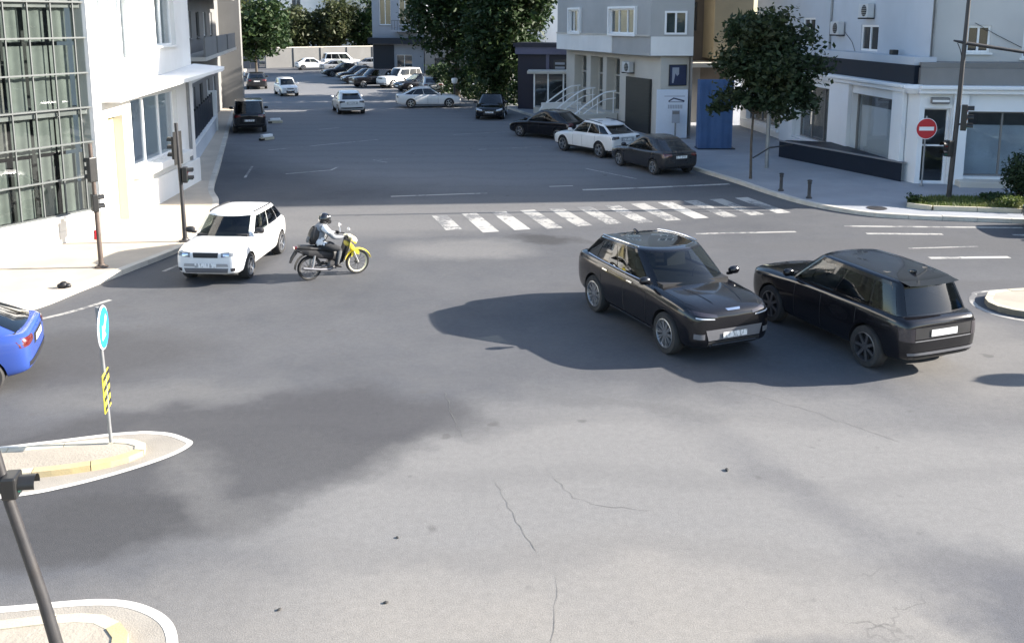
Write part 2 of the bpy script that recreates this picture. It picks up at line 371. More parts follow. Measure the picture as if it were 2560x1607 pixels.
# painted markings, children of the road
def stripe(pts, mat, name, z=0.004): return MB().quad(*[(x, y, z) for x, y in pts]).build(name, mat, road)
def line(pts, w, mat, name='road_line', z=0.004, n=8):
    P = smooth_path(pts, n) if len(pts) > 2 else [Vector(p) for p in pts]
    a = offset_path(P, w / 2); b = offset_path(P, -w / 2); mb = MB()
    for i in range(len(P) - 1): mb.quad((a[i].x, a[i].y, z), (a[i + 1].x, a[i + 1].y, z), (b[i + 1].x, b[i + 1].y, z), (b[i].x, b[i].y, z))
    return mb.build(name, mat, road)
SA = Vector((-0.276, 0.961)); SR = Vector((0.961, 0.276))     # side street: along, across
for i in range(12):
    c = Vector((-1.95, 28.05)) + SR * (i * 0.985)
    hw = 0.25; q0, q1 = -1.45 + 0.05 * (i % 3), 1.4
    if i == 0: q0 = -0.8
    pts = [c + SR * sx * hw + SA * t for sx, t in ((-1, q0), (1, q0), (1, q1), (-1, q1))]
    stripe([(p.x, p.y) for p in pts], LINE_F if i < 2 or i == 6 else (LINE_W if i in (3, 4, 5, 7, 9, 10) else LINE), 'crosswalk_stripe')
for a, b, w, m in [((11.0, 23.93), (13.15, 24.02), 0.2, LINE), ((5.4, 26.75), (8.4, 27.02), 0.16, LINE_W), ((10.1, 27.78), (15.4, 27.55), 0.15, LINE), ((10.4, 26.77), (12.6, 26.7), 0.17, LINE),
                   ((10.9, 24.98), (12.9, 25.2), 0.10, LINE_W), ((15.2, 24.1), (17.5, 24.2), 0.2, LINE), ((14.6, 26.6), (17, 26.5), 0.17, LINE)]:
    line([a, b], w, m, 'lane_dash')
line([(2.6, 33.9), (5.0, 34.35), (8.3, 35.15)], 0.22, LINE, 'stop_line')
line([(-4.3, 32.6), (-0.9, 33.25)], 0.16, LINE_W, 'road_line')
line([(3.1, 38.9), (4.9, 36.3)], 0.1, LINE_W, 'road_line'); line([(1.4, 34.6), (2.3, 34.75)], 0.12, LINE, 'road_line')
line([(-3.2, 50.6), (0.1, 52.0)], 0.1, LINE_W, 'parking_line'); line([(-1.6, 44.7), (1.9, 45.9)], 0.1, LINE_W, 'parking_line')
line([(-9.2, 37.5), (-7.5, 38.5)], 0.10, LINE, 'road_line'); line([(-7.55, 38.4), (-7.4, 39.4)], 0.10, LINE, 'road_line')
line([(-6.2, 41.3), (-4.8, 41.9)], 0.1, LINE_W, 'road_line'); line([(-6.2, 41.3), (-5.5, 40.6)], 0.09, LINE_W, 'road_line')
line([(-11.0, 53.0), (-9.9, 54.0)], 0.12, LINE_W, 'road_line'); line([(-11.7, 44.5), (-7.0, 48.5)], 0.12, LINE_F, 'road_line')
line([(-10.6, 36.6), (-11.1, 39.5)], 0.1, LINE_F, 'road_line')
# concrete aprons inside the painted edges, then the edges
APRON = M('median apron', (0.30, 0.275, 0.235), rough=.9, var=.14, scale=1.4, bump=.3, bscale=50, dirt=.5, dirtcol=(.19, .175, .15))
ML1 = [(-12, 12.05), (-8, 12.75), (-7.0, 13.0), (-5.9, 13.33), (-5.3, 13.33), (-4.9, 13.12), (-4.78, 12.95), (-4.95, 12.6), (-5.4, 12.15), (-6.0, 11.72), (-6.7, 11.42), (-9, 10.8), (-12, 10.1)]
ML2 = [(-9, 8.1), (-6.5, 8.85), (-5.3, 9.05), (-4.4, 9.16), (-3.85, 9.0), (-3.5, 8.65), (-3.38, 8.1), (-3.6, 7.0), (-4.2, 5.5)]
MB().quad(*[(p.x, p.y, .004) for p in smooth_path(ML1, 6)]).build('median_apron', APRON, road)
MB().quad(*[(p.x, p.y, .004) for p in smooth_path(ML2, 6)]).build('median_apron', APRON, road)
line(ML1, 0.09, LINE_M, 'median_line', z=.008)
line(ML2, 0.11, LINE_M, 'median_line', z=.008)
line([(24, 22.6), (16, 21.7), (11.3, 20.95), (10.5, 20.5), (10.2, 19.8), (10.35, 19.1), (10.9, 18.65), (12, 18.3), (16, 17.9)], 0.12, LINE_W, 'median_line')
line([(-9.0, 20.2), (-9.75, 19.0), (-11, 18.2), (-14, 17.7)], 0.13, LINE_W, 'road_line')
line([(-8.7, 22.6), (-8.3, 24.2)], 0.1, LINE_W, 'road_line')
# single cracks in the worn foreground
CRACK = M('crack filler', (0.135, 0.132, 0.127), rough=.9, var=.3, scale=20)
def crack(pts, w=.008):
    P = [Vector(pts[0])]
    for a, b in zip(pts, pts[1:]):
        a, b = Vector(a), Vector(b); n = max(2, int((b - a).length / .12)); t = (b - a).normalized(); nn = Vector((-t.y, t.x))
        for k in range(1, n + 1): P.append(a.lerp(b, k / n) + (nn * RND.uniform(-.03, .03) if k < n else Vector((0, 0))))
    mb = MB(); L_ = offset_path(P, .5); q = []
    for i, p in enumerate(P):
        ww = w * RND.uniform(.35, 1.1) * (1 if 0 < i < len(P) - 1 else .2); d = (L_[i] - p).normalized() * ww / 2; q.append((p + d, p - d))
    for (a, b), (c, d) in zip(q, q[1:]): mb.quad((a.x, a.y, .004), (c.x, c.y, .004), (d.x, d.y, .004), (b.x, b.y, .004))
    mb.build('crack', CRACK, road)
for c in ([(-1.15, 14.98), (-.96, 14.03), (-.73, 13.19)], [(-.76, 13.75), (-.3, 13.72), (-.03, 13.95)], [(-.23, 11.87), (.03, 10.93), (.3, 10.11)], [(.56, 11.99), (.8, 11.4), (1.18, 11.19), (1.83, 11.08)], [(3.5, 15.36), (4.76, 14.2), (5.79, 13.04)], [(.51, 9.68), (.45, 9.1), (.39, 8.4)]):
    crack(c)

# ================================================================== VEHICLES
BLACKP = paint('black car paint', (0.006, 0.006, 0.008), 0.18)
WHITEP = paint('white car paint', (0.74, 0.74, 0.73), 0.3)
GREYP = paint('dark grey car paint', (0.025, 0.026, 0.03), 0.28, 0.3)
SILVERP = paint('silver car paint', (0.42, 0.43, 0.44), 0.3, 0.5)
BLUEP = paint('blue car paint', (0.03, 0.075, 0.33), 0.25, 0.1)
DKGLASS = M('car glass', (0.012, 0.014, 0.017), rough=0.03, var=0.02, coat=1.0, spec=0.8)
PLASTIC = M('black plastic', (0.018, 0.018, 0.02), rough=0.6, var=0.15)
RUBBER = M('tyre rubber', (0.02, 0.02, 0.021), rough=0.85, var=0.2, scale=8, dirt=0.4, dirtcol=(0.09, 0.085, 0.08))
ALLOY = M('alloy rim', (0.55, 0.56, 0.58), rough=0.3, metal=0.9, var=0.08, dirt=0.3)
DKALLOY = M('dark alloy rim', (0.16, 0.16, 0.17), rough=0.35, metal=0.8, var=0.08, dirt=0.3)
CHROME = M('chrome', (0.72, 0.73, 0.75), rough=0.14, metal=1.0, var=0.04)
LAMPW = M('lamp glass', (0.55, 0.57, 0.6), rough=0.08, var=0.05, coat=1.0)
LAMPG = M('clear lamp glass', (0.16, 0.17, 0.18), rough=0.08, var=0.1, coat=1.0)
LAMPR = M('tail lamp red', (0.10, 0.012, 0.012), rough=0.1, var=0.05, coat=1.0)
LAMPD = M('smoked lamp', (0.03, 0.025, 0.03), rough=0.08, var=0.05, coat=1.0)
BUMPERG = M('grey trim', (0.13, 0.13, 0.14), rough=0.45, var=0.1)
def plate_mat(name, lettered=True):
    m = M(name, (0.78, 0.78, 0.77), rough=0.5, var=0.03)
    if lettered:
        nt = m.node_tree; b = nt.nodes['Principled BSDF']; tc = nd(nt, 'ShaderNodeTexCoord')
        mp = nd(nt, 'ShaderNodeMapping'); mp.inputs['Scale'].default_value = (1, 22, 7); nt.links.new(tc.outputs['Object'], mp.inputs[0])
        n = nd(nt, 'ShaderNodeTexNoise', Scale=1.0, Detail=1.0); nt.links.new(mp.outputs[0], n.inputs['Vector'])
        old = b.inputs['Base Color'].links[0].from_socket
        nt.links.new(mixc(nt, ramp(nt, n.outputs[0], [(0.50, 0.0), (0.60, 0.55)]), old, (0.05, 0.05, 0.06)), b.inputs['Base Color'])
    return m
PLATE = plate_mat('number plate'); PLATE_B = plate_mat('blank number plate', False)

def evaluated(me, mods):
    o = bpy.data.objects.new('tmp', me); COL.objects.link(o); extra = []
    for t, kw in mods:
        m = o.modifiers.new(t, t)
        for k, v in kw.items():
            if k == 'cutter':
                c = bpy.data.objects.new('cut', v); COL.objects.link(c); extra.append(c); m.object = c
            else: setattr(m, k, v)
    dg = bpy.context.evaluated_depsgraph_get(); dg.update()
    out = bpy.data.meshes.new_from_object(o.evaluated_get(dg), depsgraph=dg)
    for x in [o] + extra: bpy.data.objects.remove(x)
    return out
def interp(x, tab):
    tab = sorted(tab)
    if x <= tab[0][0]: return tab[0][1]
    for (a, va), (b, vb) in zip(tab, tab[1:]):
        if x <= b: return va + (vb - va) * (x - a) / (b - a)
    return tab[-1][1]
WHEELS = {}
def wheel_mesh(r, w, spokes, style):
    key = (r, w, spokes, style)
    if key in WHEELS: return WHEELS[key]
    def ax(x, y, z): return (x, z, y)          # lathe axis -> local y (outer face at +y)
    t = MB(); ri = r * 0.70
    t.lathe([(ri, -w / 2), (r * 0.93, -w / 2), (r * 0.985, -w * 0.36), (r, -w * 0.15), (r, w * 0.15), (r * 0.985, w * 0.36), (r * 0.93, w / 2), (ri, w / 2), (ri * 0.98, w * 0.3), (ri * 0.98, -w / 2)], 32, ax)
    tm = t.mesh('tyre', RUBBER, True, 35)
    g = MB()
    g.lathe([(ri * 0.99, w * 0.50), (ri * 0.93, w * 0.52), (ri * 0.9, w * 0.38), (ri * 0.88, w * 0.1)], 32, ax)
    g.lathe([(0.0001, w * 0.45), (r * 0.12, w * 0.45), (r * 0.15, w * 0.36), (r * 0.15, w * 0.1)], 16, ax)
    for k in range(spokes):
        a = 2 * math.pi * k / spokes
        for da in ((-0.1, 0.1) if style == 'twin' else (0.0,)):
            ca, sa = math.cos(a + da), math.sin(a + da); hw = r * (0.03 if style == 'twin' else 0.075)
            def xf(x, y, z): return (ca * x - sa * y, z, sa * x + ca * y)
            g.box(r * 0.1, ri * 0.93, -hw, hw, w * 0.30, w * 0.44, xf)
    gm = g.mesh('rim', ALLOY, True, 35)
    d = MB().lathe([(0.0001, w * 0.05), (ri * 0.98, w * 0.05)], 24, ax).mesh('brake_disc', PLASTIC)
    WHEELS[key] = (tm, gm, d); return WHEELS[key]

BODIES = {}; CABINS = {}
CARGLASS = glassy('car window glass', (0.62, 0.68, 0.66), 0.62); DARKTINT = glassy('tinted car glass', (0.5, 0.52, 0.55), 0.30)
SEATG = M('car seat cloth', (0.06, 0.058, 0.055), rough=.9, var=.2)

def car_shell(key, S):
    """lower body: a subdivided loft with cut wheel arches"""
    if key in BODIES: return BODIES[key]
    L, W, zn, zc, zt, gc = S['L'], S['W'] / 2, S['zn'], S['zc'], S['zt'], S['gc']
    xf = L / 2; xc = S['xc']; blunt = S.get('blunt', 0.0); zbelt = S.get('zb', zc + 0.03)
    tp = S.get('taper', 0.0)
    st = [  # x, half width, bottom, shoulder, crown
        (xf, (.72 - tp) * W, gc + .17, zn - .20 + .12 * blunt, zn - .15 + .12 * blunt), (xf - .04, (.86 - tp * .8) * W, gc + .07, zn - .09 + .07 * blunt, zn - .03 + .05 * blunt), (xf - .2, (.95 - tp * .5) * W, gc + .02, zn - .01, zn + .045),
        (xf - .5, .985 * W, gc, zn + (zc - zn) * .40, zn + (zc - zn) * .40 + .055), (xc + .3, W, gc, zc - .075, zc - .01), (xc - .15, W, gc, zc - .03, zc), (xc - .8, W, gc, zbelt - .01, zbelt),
        (-.3 * xf, W, gc, zbelt, zbelt), (-.62 * xf, W, gc + .01, (zbelt + zt) / 2 + .01, (zbelt + zt) / 2 + .02),
        (-xf + .5, .985 * W, gc + .03, zt, zt + .01), (-xf + .2, .955 * W, gc + .07, zt - .01, zt), (-xf + .05, .88 * W, gc + .12, zt - .07, zt - .03), (-xf, .76 * W, gc + .2, zt - .18, zt - .12)]
    half = lambda w, zb, zs, zk: [(0, zb), (.78 * w, zb), (.93 * w, zb + .045), (.985 * w, zb + .26 * (zs - zb)), (w, zb + .56 * (zs - zb)), (.985 * w, zs - .16 * (zs - zb)), (.93 * w, zs), (.62 * w, zs + .72 * (zk - zs)), (0, zk)]
    rings = []
    for (x, w, zb, zs, zk) in st:
        h = half(w, zb, zs, zk); rings.append([(x, y, z) for y, z in h] + [(x, -y, z) for y, z in reversed(h[1:-1])])
    n = len(rings[0]); mb = MB(); vs = [p for r in rings for p in r]; fs = []
    for i in range(len(rings) - 1):
        for j in range(n): fs.append((i * n + j, i * n + (j + 1) % n, (i + 1) * n + (j + 1) % n, (i + 1) * n + j))
    for base in (0, (len(rings) - 1) * n):
        m = n // 2
        fs.append((base, base + 1, base + n - 1))
        for j in range(1, m - 1): fs.append((base + j, base + j + 1, base + n - j - 1, base + n - j))
        fs.append((base + m - 1, base + m, base + m + 1))
    mb.add(vs, fs); me = mb.mesh('body', PLASTIC)
    xa = xf - S['fo']; xb = xa - S['wb']; r = S['r']
    cut = MB()
    for x in (xa, xb):
        for s in (-1, 1):
            def cx(a, b, c, x=x, s=s): return (x + a, s * (W - .3 + c), r + b)
            cut.lathe([(0.0001, 0), (r * 1.13, 0), (r * 1.13, .6), (0.0001, .6)], 28, cx)
    cm = cut.mesh('cut', PLASTIC)
    out = evaluated(me, [('SUBSURF', dict(levels=2, render_levels=2)), ('BOOLEAN', dict(cutter=cm, operation='DIFFERENCE', solver='EXACT'))])
    out.name = 'body'
    out.materials.clear(); out.materials.append(PLASTIC); out.materials.append(PLASTIC)
    for p in out.polygons:
        c = p.center; well = any(math.hypot(c.x - x, c.z - r) < r * 1.125 for x in (xa, xb)) and abs(c.y) > W - .36
        dark = c.z < gc + .06 and p.normal.z < -0.5
        top_in = p.normal.z > .4 and S['xt'] + .12 < c.x < S['xc'] - .05 and abs(c.y) < W * .80
        p.material_index = 1 if (well or dark or top_in or (S.get('clad') and c.z < gc + S['clad'])) else 0; p.use_smooth = True
    out.set_sharp_from_angle(angle=R(42))
    bm = bmesh.new(); bm.from_mesh(out); bvh = BVHTree.FromBMesh(bm); bm.free()
    BODIES[key] = (out, bvh); return BODIES[key]
def cabin(S):
    """surface of the glasshouse: q 0..1 runs windscreen centre -> side -> rear centre, v belt -> roof"""
    W = S['W'] / 2; zb0 = S['zc'] - .06; zb1 = S['zt'] - .05; zr = S['H']; 
    wb, wt = S.get('wb0', .925) * W, S.get('wt', .74) * W
    X = dict(f0=S['xc'] + .12, f1=S['xr0'], r1=S['xr1'], r0=S['xt'])
    bl = S.get('bulge', .18)
    def f(q, v, off=0.0, s=1):
        e = v ** 0.9; e2 = 1 - (1 - v) ** 1.25
        xfr = X['f0'] + (X['f1'] - X['f0']) * (v ** 1.06); xre = X['r0'] + (X['r1'] - X['r0']) * (v ** S.get('rp', 1.3))
        w = wb + (wt - wb) * (v ** 1.25)
        if q < .25:                                   # windscreen half
            t = q / .25; y = w * .93 * t; x = xfr - bl * t ** 2.2
        elif q < .75:
            t = (q - .25) / .5; y = w * (.93 + .07 * min(1, t * 3.5) ** .6 * 1.0 - .10 * max(0, (t - .55) / .45) ** 1.8)
            xa_, xb_ = xfr - bl, xre + .10; x = xa_ + (xb_ - xa_) * t
        else:
            t = 1 - (q - .75) / .25; y = w * .90 * t; x = xre + .10 * t ** 2.2
        roofz = zr - .035 - S.get('drop', 0.0) * max(0, min(1, (X['f1'] - x) / (X['f1'] - X['r1']) - .35) / .65) ** 1.6
        tx = max(0, min(1, (S['xc'] - x) / (S['xc'] - X['r0'])))
        z = (zb0 + (zb1 - zb0) * tx) * (1 - v) + roofz * v
        return Vector((x, s * y, z))
    def sm(q, v):
        acc = Vector((0, 0, 0))
        for dq in (-.026, -.013, 0, .013, .026):
            k = q + dq; fl = 1
            if k < 0: k = -k; fl = -1
            if k > 1: k = 2 - k; fl = -1
            p = f(k, v); acc += Vector((p.x, p.y * fl, p.z))
        return acc / 5
    def g(q, v, s=1, off=0.0):
        p = sm(q, v)
        if off:
            a = sm(min(1, q + .004), v) - sm(max(0, q - .004), v); b = sm(q, min(1, v + .01)) - sm(q, max(0, v - .01)); n = a.cross(b)
            if n.length > 1e-9:
                n.normalize()
                if n.dot(p - Vector((0, 0, p.z))) < 0: n = -n
                if n.z < -0.2: n = -n
                if q < .003 or q > .997: n.y = 0
                p = p + n * off
        return (p.x, s * p.y, p.z)
    return g
def cabin_panel(g, q0, q1, v0, v1, s, off=.006, nu=10, nv=6, slant=0.0, mb=None):
    mb = mb or MB(); lo0, lo1 = (v0 if callable(v0) else (lambda q: v0)), (v1 if callable(v1) else (lambda q: v1))
    def fn(a, b):
        q = q0 + (q1 - q0) * a; v = lo0(q) + (lo1(q) - lo0(q)) * b; return g(q + slant * b, v, s, off)
    return mb.grid(fn, nu, nv)
def roof_mb(g, S):
    N = 28; mb = MB(); qs = [i / N for i in range(N + 1)]
    loop = [(q, 1) for q in qs] + [(q, -1) for q in reversed(qs[1:-1])]
    edge = [Vector(g(q, 1.0, s)) for q, s in loop]; xm = (S['xr0'] + S['xr1']) / 2 - .05
    rings = []
    for k, (sc, up) in enumerate([(1.0, 0), (.985, .014), (.93, .030), (.8, .044), (.55, .055), (.28, .06), (.03, .062)]):
        ring = []
        for p in edge:
            x = xm + (p.x - xm) * sc; zr = S['H'] - .035 - S.get('drop', 0.0) * max(0, min(1, (S['xr0'] - x) / (S['xr0'] - S['xr1']) - .35) / .65) ** 1.6
            ring.append((x, p.y * sc, zr + up))
        rings.append(ring)
    n = len(edge)
    for i in range(len(rings) - 1):
        mb.add(rings[i] + rings[i + 1], [(j, (j + 1) % n, n + (j + 1) % n, n + j) for j in range(n)])
    mb.add(rings[-1], [tuple(range(n))]); 
    return mb
def weld(me, dist=0.0005):
    bm = bmesh.new(); bm.from_mesh(me); bmesh.ops.remove_doubles(bm, verts=bm.verts, dist=dist); bmesh.ops.recalc_face_normals(bm, faces=bm.faces); bm.to_mesh(me); bm.free()
    me.polygons.foreach_set('use_smooth', [True] * len(me.polygons)); me.set_sharp_from_angle(angle=R(45)); return me
def onto(bvh, face, quad, nu=8, nv=3, off=.006, mb=None):
    """lay a panel on the body: quad = four (a,b) corners in the projection plane of the face"""
    mb = mb or MB()
    D = {'front': ((-1, 0, 0), lambda a, b: (9, a, b)), 'rear': ((1, 0, 0), lambda a, b: (-9, a, b)), 'left': ((0, -1, 0), lambda a, b: (a, 9, b)), 'right': ((0, 1, 0), lambda a, b: (a, -9, b)), 'top': ((0, 0, -1), lambda a, b: (a, b, 9))}[face]
    d = Vector(D[0]); q = [Vector((*c, 0)) for c in quad]; last = [None]
    def fn(u, v):
        p = q[0].lerp(q[1], u).lerp(q[3].lerp(q[2], u), v); o = Vector(D[1](p.x, p.y)); h = bvh.ray_cast(o, d)
        if h[0] is None: return tuple(last[0] or o)
        r = h[0] - d * off; last[0] = r; return tuple(r)
    return mb.grid(fn, nu, nv)

CARS = dict(
    crossover=dict(L=4.66, W=1.92, H=1.71, wb=2.80, fo=.88, r=.40, zn=1.02, zc=1.18, zt=1.21, zb=1.19, gc=.25, xc=1.08, xr0=.40, xr1=-1.66, xt=-2.16, wt=.80, drop=.09, rp=1.15, taper=.06, bulge=.30, blunt=.15, spokes=10, style='twin'),
    boxsuv=dict(L=4.52, W=1.80, H=1.72, wb=2.78, fo=.82, r=.385, zn=1.0, zc=1.14, zt=1.14, zb=1.155, gc=.26, xc=1.0, xr0=.38, xr1=-1.88, xt=-2.13, wt=.78, wb0=.935, drop=.05, rp=1.0, blunt=1.0, spokes=7, style='single'),
    wagon=dict(L=3.85, W=1.62, H=1.43, wb=2.42, fo=.78, r=.315, zn=.86, zc=.98, zt=1.0, zb=.99, gc=.22, xc=.85, xr0=.40, xr1=-1.42, xt=-1.84, wt=.78, drop=.04, blunt=.5, bulge=.24, spokes=5, style='single'),
    suv=dict(L=4.45, W=1.82, H=1.66, wb=2.65, fo=.88, r=.345, zn=.93, zc=1.06, zt=1.08, zb=1.07, gc=.24, xc=.92, xr0=.42, xr1=-1.62, xt=-2.08, wt=.78, drop=.03, blunt=.9, spokes=5, style='single'),
    coupe_suv=dict(L=4.55, W=1.88, H=1.60, wb=2.75, fo=.88, r=.37, zn=.84, zc=1.02, zt=1.12, zb=1.06, gc=.25, xc=.92, xr0=.25, xr1=-1.35, xt=-2.12, wt=.72, drop=.12, clad=.13, spokes=5, style='single'),
    hatch=dict(L=4.20, W=1.80, H=1.47, wb=2.6, fo=.86, r=.32, zn=.74, zc=.92, zt=1.0, zb=.95, gc=.19, xc=.95, xr0=.22, xr1=-1.25, xt=-1.98, wt=.72, drop=.08, spokes=5, style='single'),
    sedan=dict(L=4.62, W=1.82, H=1.45, wb=2.7, fo=.9, r=.325, zn=.74, zc=.92, zt=.98, zb=.95, gc=.19, xc=.95, xr0=.20, xr1=-1.15, xt=-1.95, wt=.70, drop=.10, spokes=5, style='twin'),
    jeep=dict(L=4.35, W=1.80, H=1.78, wb=2.6, fo=.82, r=.365, zn=1.02, zc=1.12, zt=1.14, zb=1.13, gc=.27, xc=.86, xr0=.48, xr1=-1.88, xt=-2.1, wt=.82, rp=1.0, blunt=1.0, spokes=5, style='single'),
    van=dict(L=4.9, W=1.92, H=1.95, wb=3.0, fo=.9, r=.34, zn=1.0, zc=1.12, zt=1.2, zb=1.16, gc=.22, xc=1.45, xr0=.75, xr1=-2.1, xt=-2.35, wt=.82, rp=1.0, blunt=.7, spokes=5, style='single'),
    micro=dict(L=3.5, W=1.48, H=1.42, wb=2.3, fo=.62, r=.28, zn=.76, zc=.92, zt=.95, zb=.93, gc=.18, xc=.85, xr0=.35, xr1=-1.3, xt=-1.62, wt=.78, blunt=.6, spokes=5, style='single'))
def make_car(name, kind, mat, loc, heading, label, cat='car', group=None, opt=(), rim=None, steer=0.0, plate=None):
    S = CARS[kind]; rz = math.atan2(heading[1], heading[0]); root = empty(name, (loc[0], loc[1], loc[2] if len(loc) > 2 else 0.0), rz, label, cat, group)
    base, bvh = car_shell(kind, S)
    me = base.copy(); me.materials[0] = mat; body = link('body', me, root)
    g = cabin(S); W = S['W'] / 2; L = S['L']; xf = L / 2
    sides = [(.275, .465), (.478, .625), (.637, .735)][:2 if kind in ('hatch', 'micro') else 3]
    if kind not in CABINS:
        holes = [(0.0, .222, .085, .945)] + [(a, b, .105, .88) for a, b in sides] + [(.79, 1.0, .125, .915)]
        qs = [0.0]; marks = sorted({0.0, 1.0, *[h[0] for h in holes], *[h[1] for h in holes]})
        for a, b in zip(marks, marks[1:]):
            n = max(1, round((b - a) / .025)); qs += [a + (b - a) * k / n for k in range(1, n + 1)]
        vs = sorted({0.0, .085, .105, .125, .3, .5, .7, .88, .915, .945, 1.0}); shell = MB()
        for s in (-1, 1):
            for a, b in zip(qs, qs[1:]):
                for c_, e in zip(vs, vs[1:]):
                    m = ((a + b) / 2, (c_ + e) / 2)
                    if not any(h[0] < m[0] < h[1] and h[2] < m[1] < h[3] for h in holes): shell.quad(g(a, c_, s), g(b, c_, s), g(b, e, s), g(a, e, s))
        P = [weld(shell.mesh('cabin', PLASTIC)), weld(roof_mb(g, S).mesh('roof', PLASTIC), .002)]
        mb = MB()
        for s in (-1, 1): cabin_panel(g, 0.0, .226, .075, .955, s, mb=mb)
        P.append(weld(mb.mesh('windscreen', CARGLASS)))
        mb = MB()
        for s in (-1, 1): cabin_panel(g, .786, 1.0, .115, .925, s, mb=mb)
        P.append(weld(mb.mesh('rear_window', DARKTINT)))
        for s in (-1, 1):
            for k, (a, b) in enumerate(sides):
                v1 = lambda q: .89 - (.08 * max(0, (q - .66) / .08) if kind not in ('boxsuv', 'jeep', 'van') else 0)
                P.append(cabin_panel(g, a - .003, b + .003, .095, v1, s).mesh('side_window', CARGLASS if k == 0 else DARKTINT, True))
        # seats and dashboard seen through the glass
        zb = S['zc']; kz = (S['H'] - zb) / .5
        for x in (S['xr0'] - .62, S['xr1'] + .72):
            for y in (-.36, .36):
                def sx_(a, b, c_, x=x, y=y): return (x - .16 * c_ + a, y + b, zb - .12 + c_)
                P.append(MB().box(-.06, .06, -.22, .22, 0, .36 * kz, sx_).mesh('seat', SEATG)); P.append(MB().box(-.05, .05, -.12, .12, .37 * kz, .60 * kz, sx_).mesh('headrest', SEATG))
        d = MB(); d.box(S['xc'] - .30, S['xc'] - .02, -W * .78, W * .78, zb - .08, zb + .03)
        P.append(d.mesh('dashboard', PLASTIC)); d = MB(); d.lathe([(.17, -.012), (.185, 0), (.17, .012)], 16, lambda a, b, c_: (S['xc'] - .42 - a * .3 + c_, .36 + b, zb + .02 + a * .9)); P.append(d.mesh('steering_wheel', PLASTIC))
        CABINS[kind] = P
    P = CABINS[kind]
    for k, m0 in enumerate(P):
        if k < 2:
            m1 = m0.copy(); m1.materials[0] = DKGLASS if (k == 1 and 'glassroof' in opt) else mat; link(m0.name.split('.')[0], m1, root)
        else: link(m0.name.split('.')[0], m0, root)
    # wheels
    tm, gm, dm = wheel_mesh(S['r'], .235, S['spokes'], S['style'])
    xa = xf - S['fo']; xb = xa - S['wb']
    for x in (xa, xb):
        for s in (1, -1):
            w = link('wheel', tm, root); w.location = (x, s * (W - .125), S['r']); w.rotation_euler = (0, 0, (0 if s > 0 else math.pi) + (steer if x == xa else 0))
            if rim is not None:
                g2 = gm.copy(); g2.materials[0] = rim; link('rim', g2, w)
            else: link('rim', gm, w)
            link('brake_disc', dm, w)
    # mirrors
    for s in (-1, 1):
        m = MB(); x0 = S['xc'] - .22; z0 = S['zc'] + .02
        m.lathe([(.001, -.11), (.05, -.105), (.075, -.06), (.08, 0.0), (.075, .07), (.045, .105), (.001, .11)], 12, lambda x, y, z, s=s: (x0 + x * .9, s * (W + .07) + z, z0 + .07 + y))
        m.box(x0 - .02, x0 + .03, s * W * .9, s * (W + .02), z0 - .01, z0 + .035)
        m.build('mirror', PLASTIC if mat is WHITEP and kind == 'wagon' else mat, root, True)
    # door handles and seams
    for side, s in (('left', 1), ('right', -1)):
        for x in (.12, -.88):
            if x < -.5 and kind in ('hatch', 'micro'): continue
            onto(bvh, side, [(x - .1, S['zb'] - .15), (x + .1, S['zb'] - .15), (x + .1, S['zb'] - .12), (x - .1, S['zb'] - .12)], 4, 1, .018).build('door_handle', CHROME if 'chrome' in opt else mat, root, True)
        for x in (S['xc'] - .32, -.10, -1.05):
            zl = S['gc'] + .12
            if x < -1 and kind in ('hatch', 'micro'): continue
            onto(bvh, side, [(x - .006, zl), (x + .006, zl), (x + .006, S['zb'] - .05), (x - .006, S['zb'] - .05)], 1, 8, .003).build('door_gap', PLASTIC, root)
    zn, gc, zt = S['zn'], S['gc'], S['zt']
    F = lambda nm, quad, m, nu=8, nv=3, off=.006, face='front': onto(bvh, face, quad, nu, nv, off).build(nm, m, root, True)
    def both(nm, y0, y1, z00, z01, z10, z11, m, face='front', off=.007):
        for s in (-1, 1): F(nm, [(s * y0, z00), (s * y1, z10), (s * y1, z11), (s * y0, z01)], m, 8, 3, off, face)
    wd = W
    if kind == 'crossover':
        both('headlight', .40 * wd, .86 * wd, zn - .13, zn - .08, zn - .07, zn + .0, LAMPD)
        both('headlight_strip', .46 * wd, .82 * wd, zn - .165, zn - .145, zn - .13, zn - .105, LAMPW, off=.012)
        both('fog_light', .66 * wd, .85 * wd, gc + .25, gc + .35, gc + .26, gc + .36, BUMPERG)
        F('grille', [(-.58 * wd, gc + .22), (.58 * wd, gc + .22), (.64 * wd, gc + .42), (-.64 * wd, gc + .42)], BUMPERG, 12, 4)
        F('lower_grille', [(-.60 * wd, gc + .10), (.60 * wd, gc + .10), (.58 * wd, gc + .20), (-.58 * wd, gc + .20)], PLASTIC, 12, 3)
        for (z0, z1) in ((gc + .13, gc + .155), (gc + .065, gc + .085)):
            F('bumper_trim', [(-.5 * wd, z0), (.5 * wd, z0), (.5 * wd, z1), (-.5 * wd, z1)], CHROME, 12, 1, .02)
        both('bumper_trim', .5 * wd, .56 * wd, gc + .065, gc + .085, gc + .13, gc + .155, CHROME, off=.02)
        F('badge', [(-.13, zn - .035), (.13, zn - .035), (.16, zn - .005), (-.16, zn - .005)], CHROME, 8, 2, .012)
        for s in (-1, 1):                    # bonnet creases
            P = []
            for t in range(9):
                x = xf - .22 - t * .11; y = s * (.30 + .02 * t); h = bvh.ray_cast(Vector((x, y, 9)), Vector((0, 0, -1)))
                if h[0] is not None: P.append(h[0] + Vector((0, 0, -.004)))
            MB().tube(P, [.004] + [.014] * (len(P) - 2) + [.004], 6).build('bonnet_crease', mat, root, True)
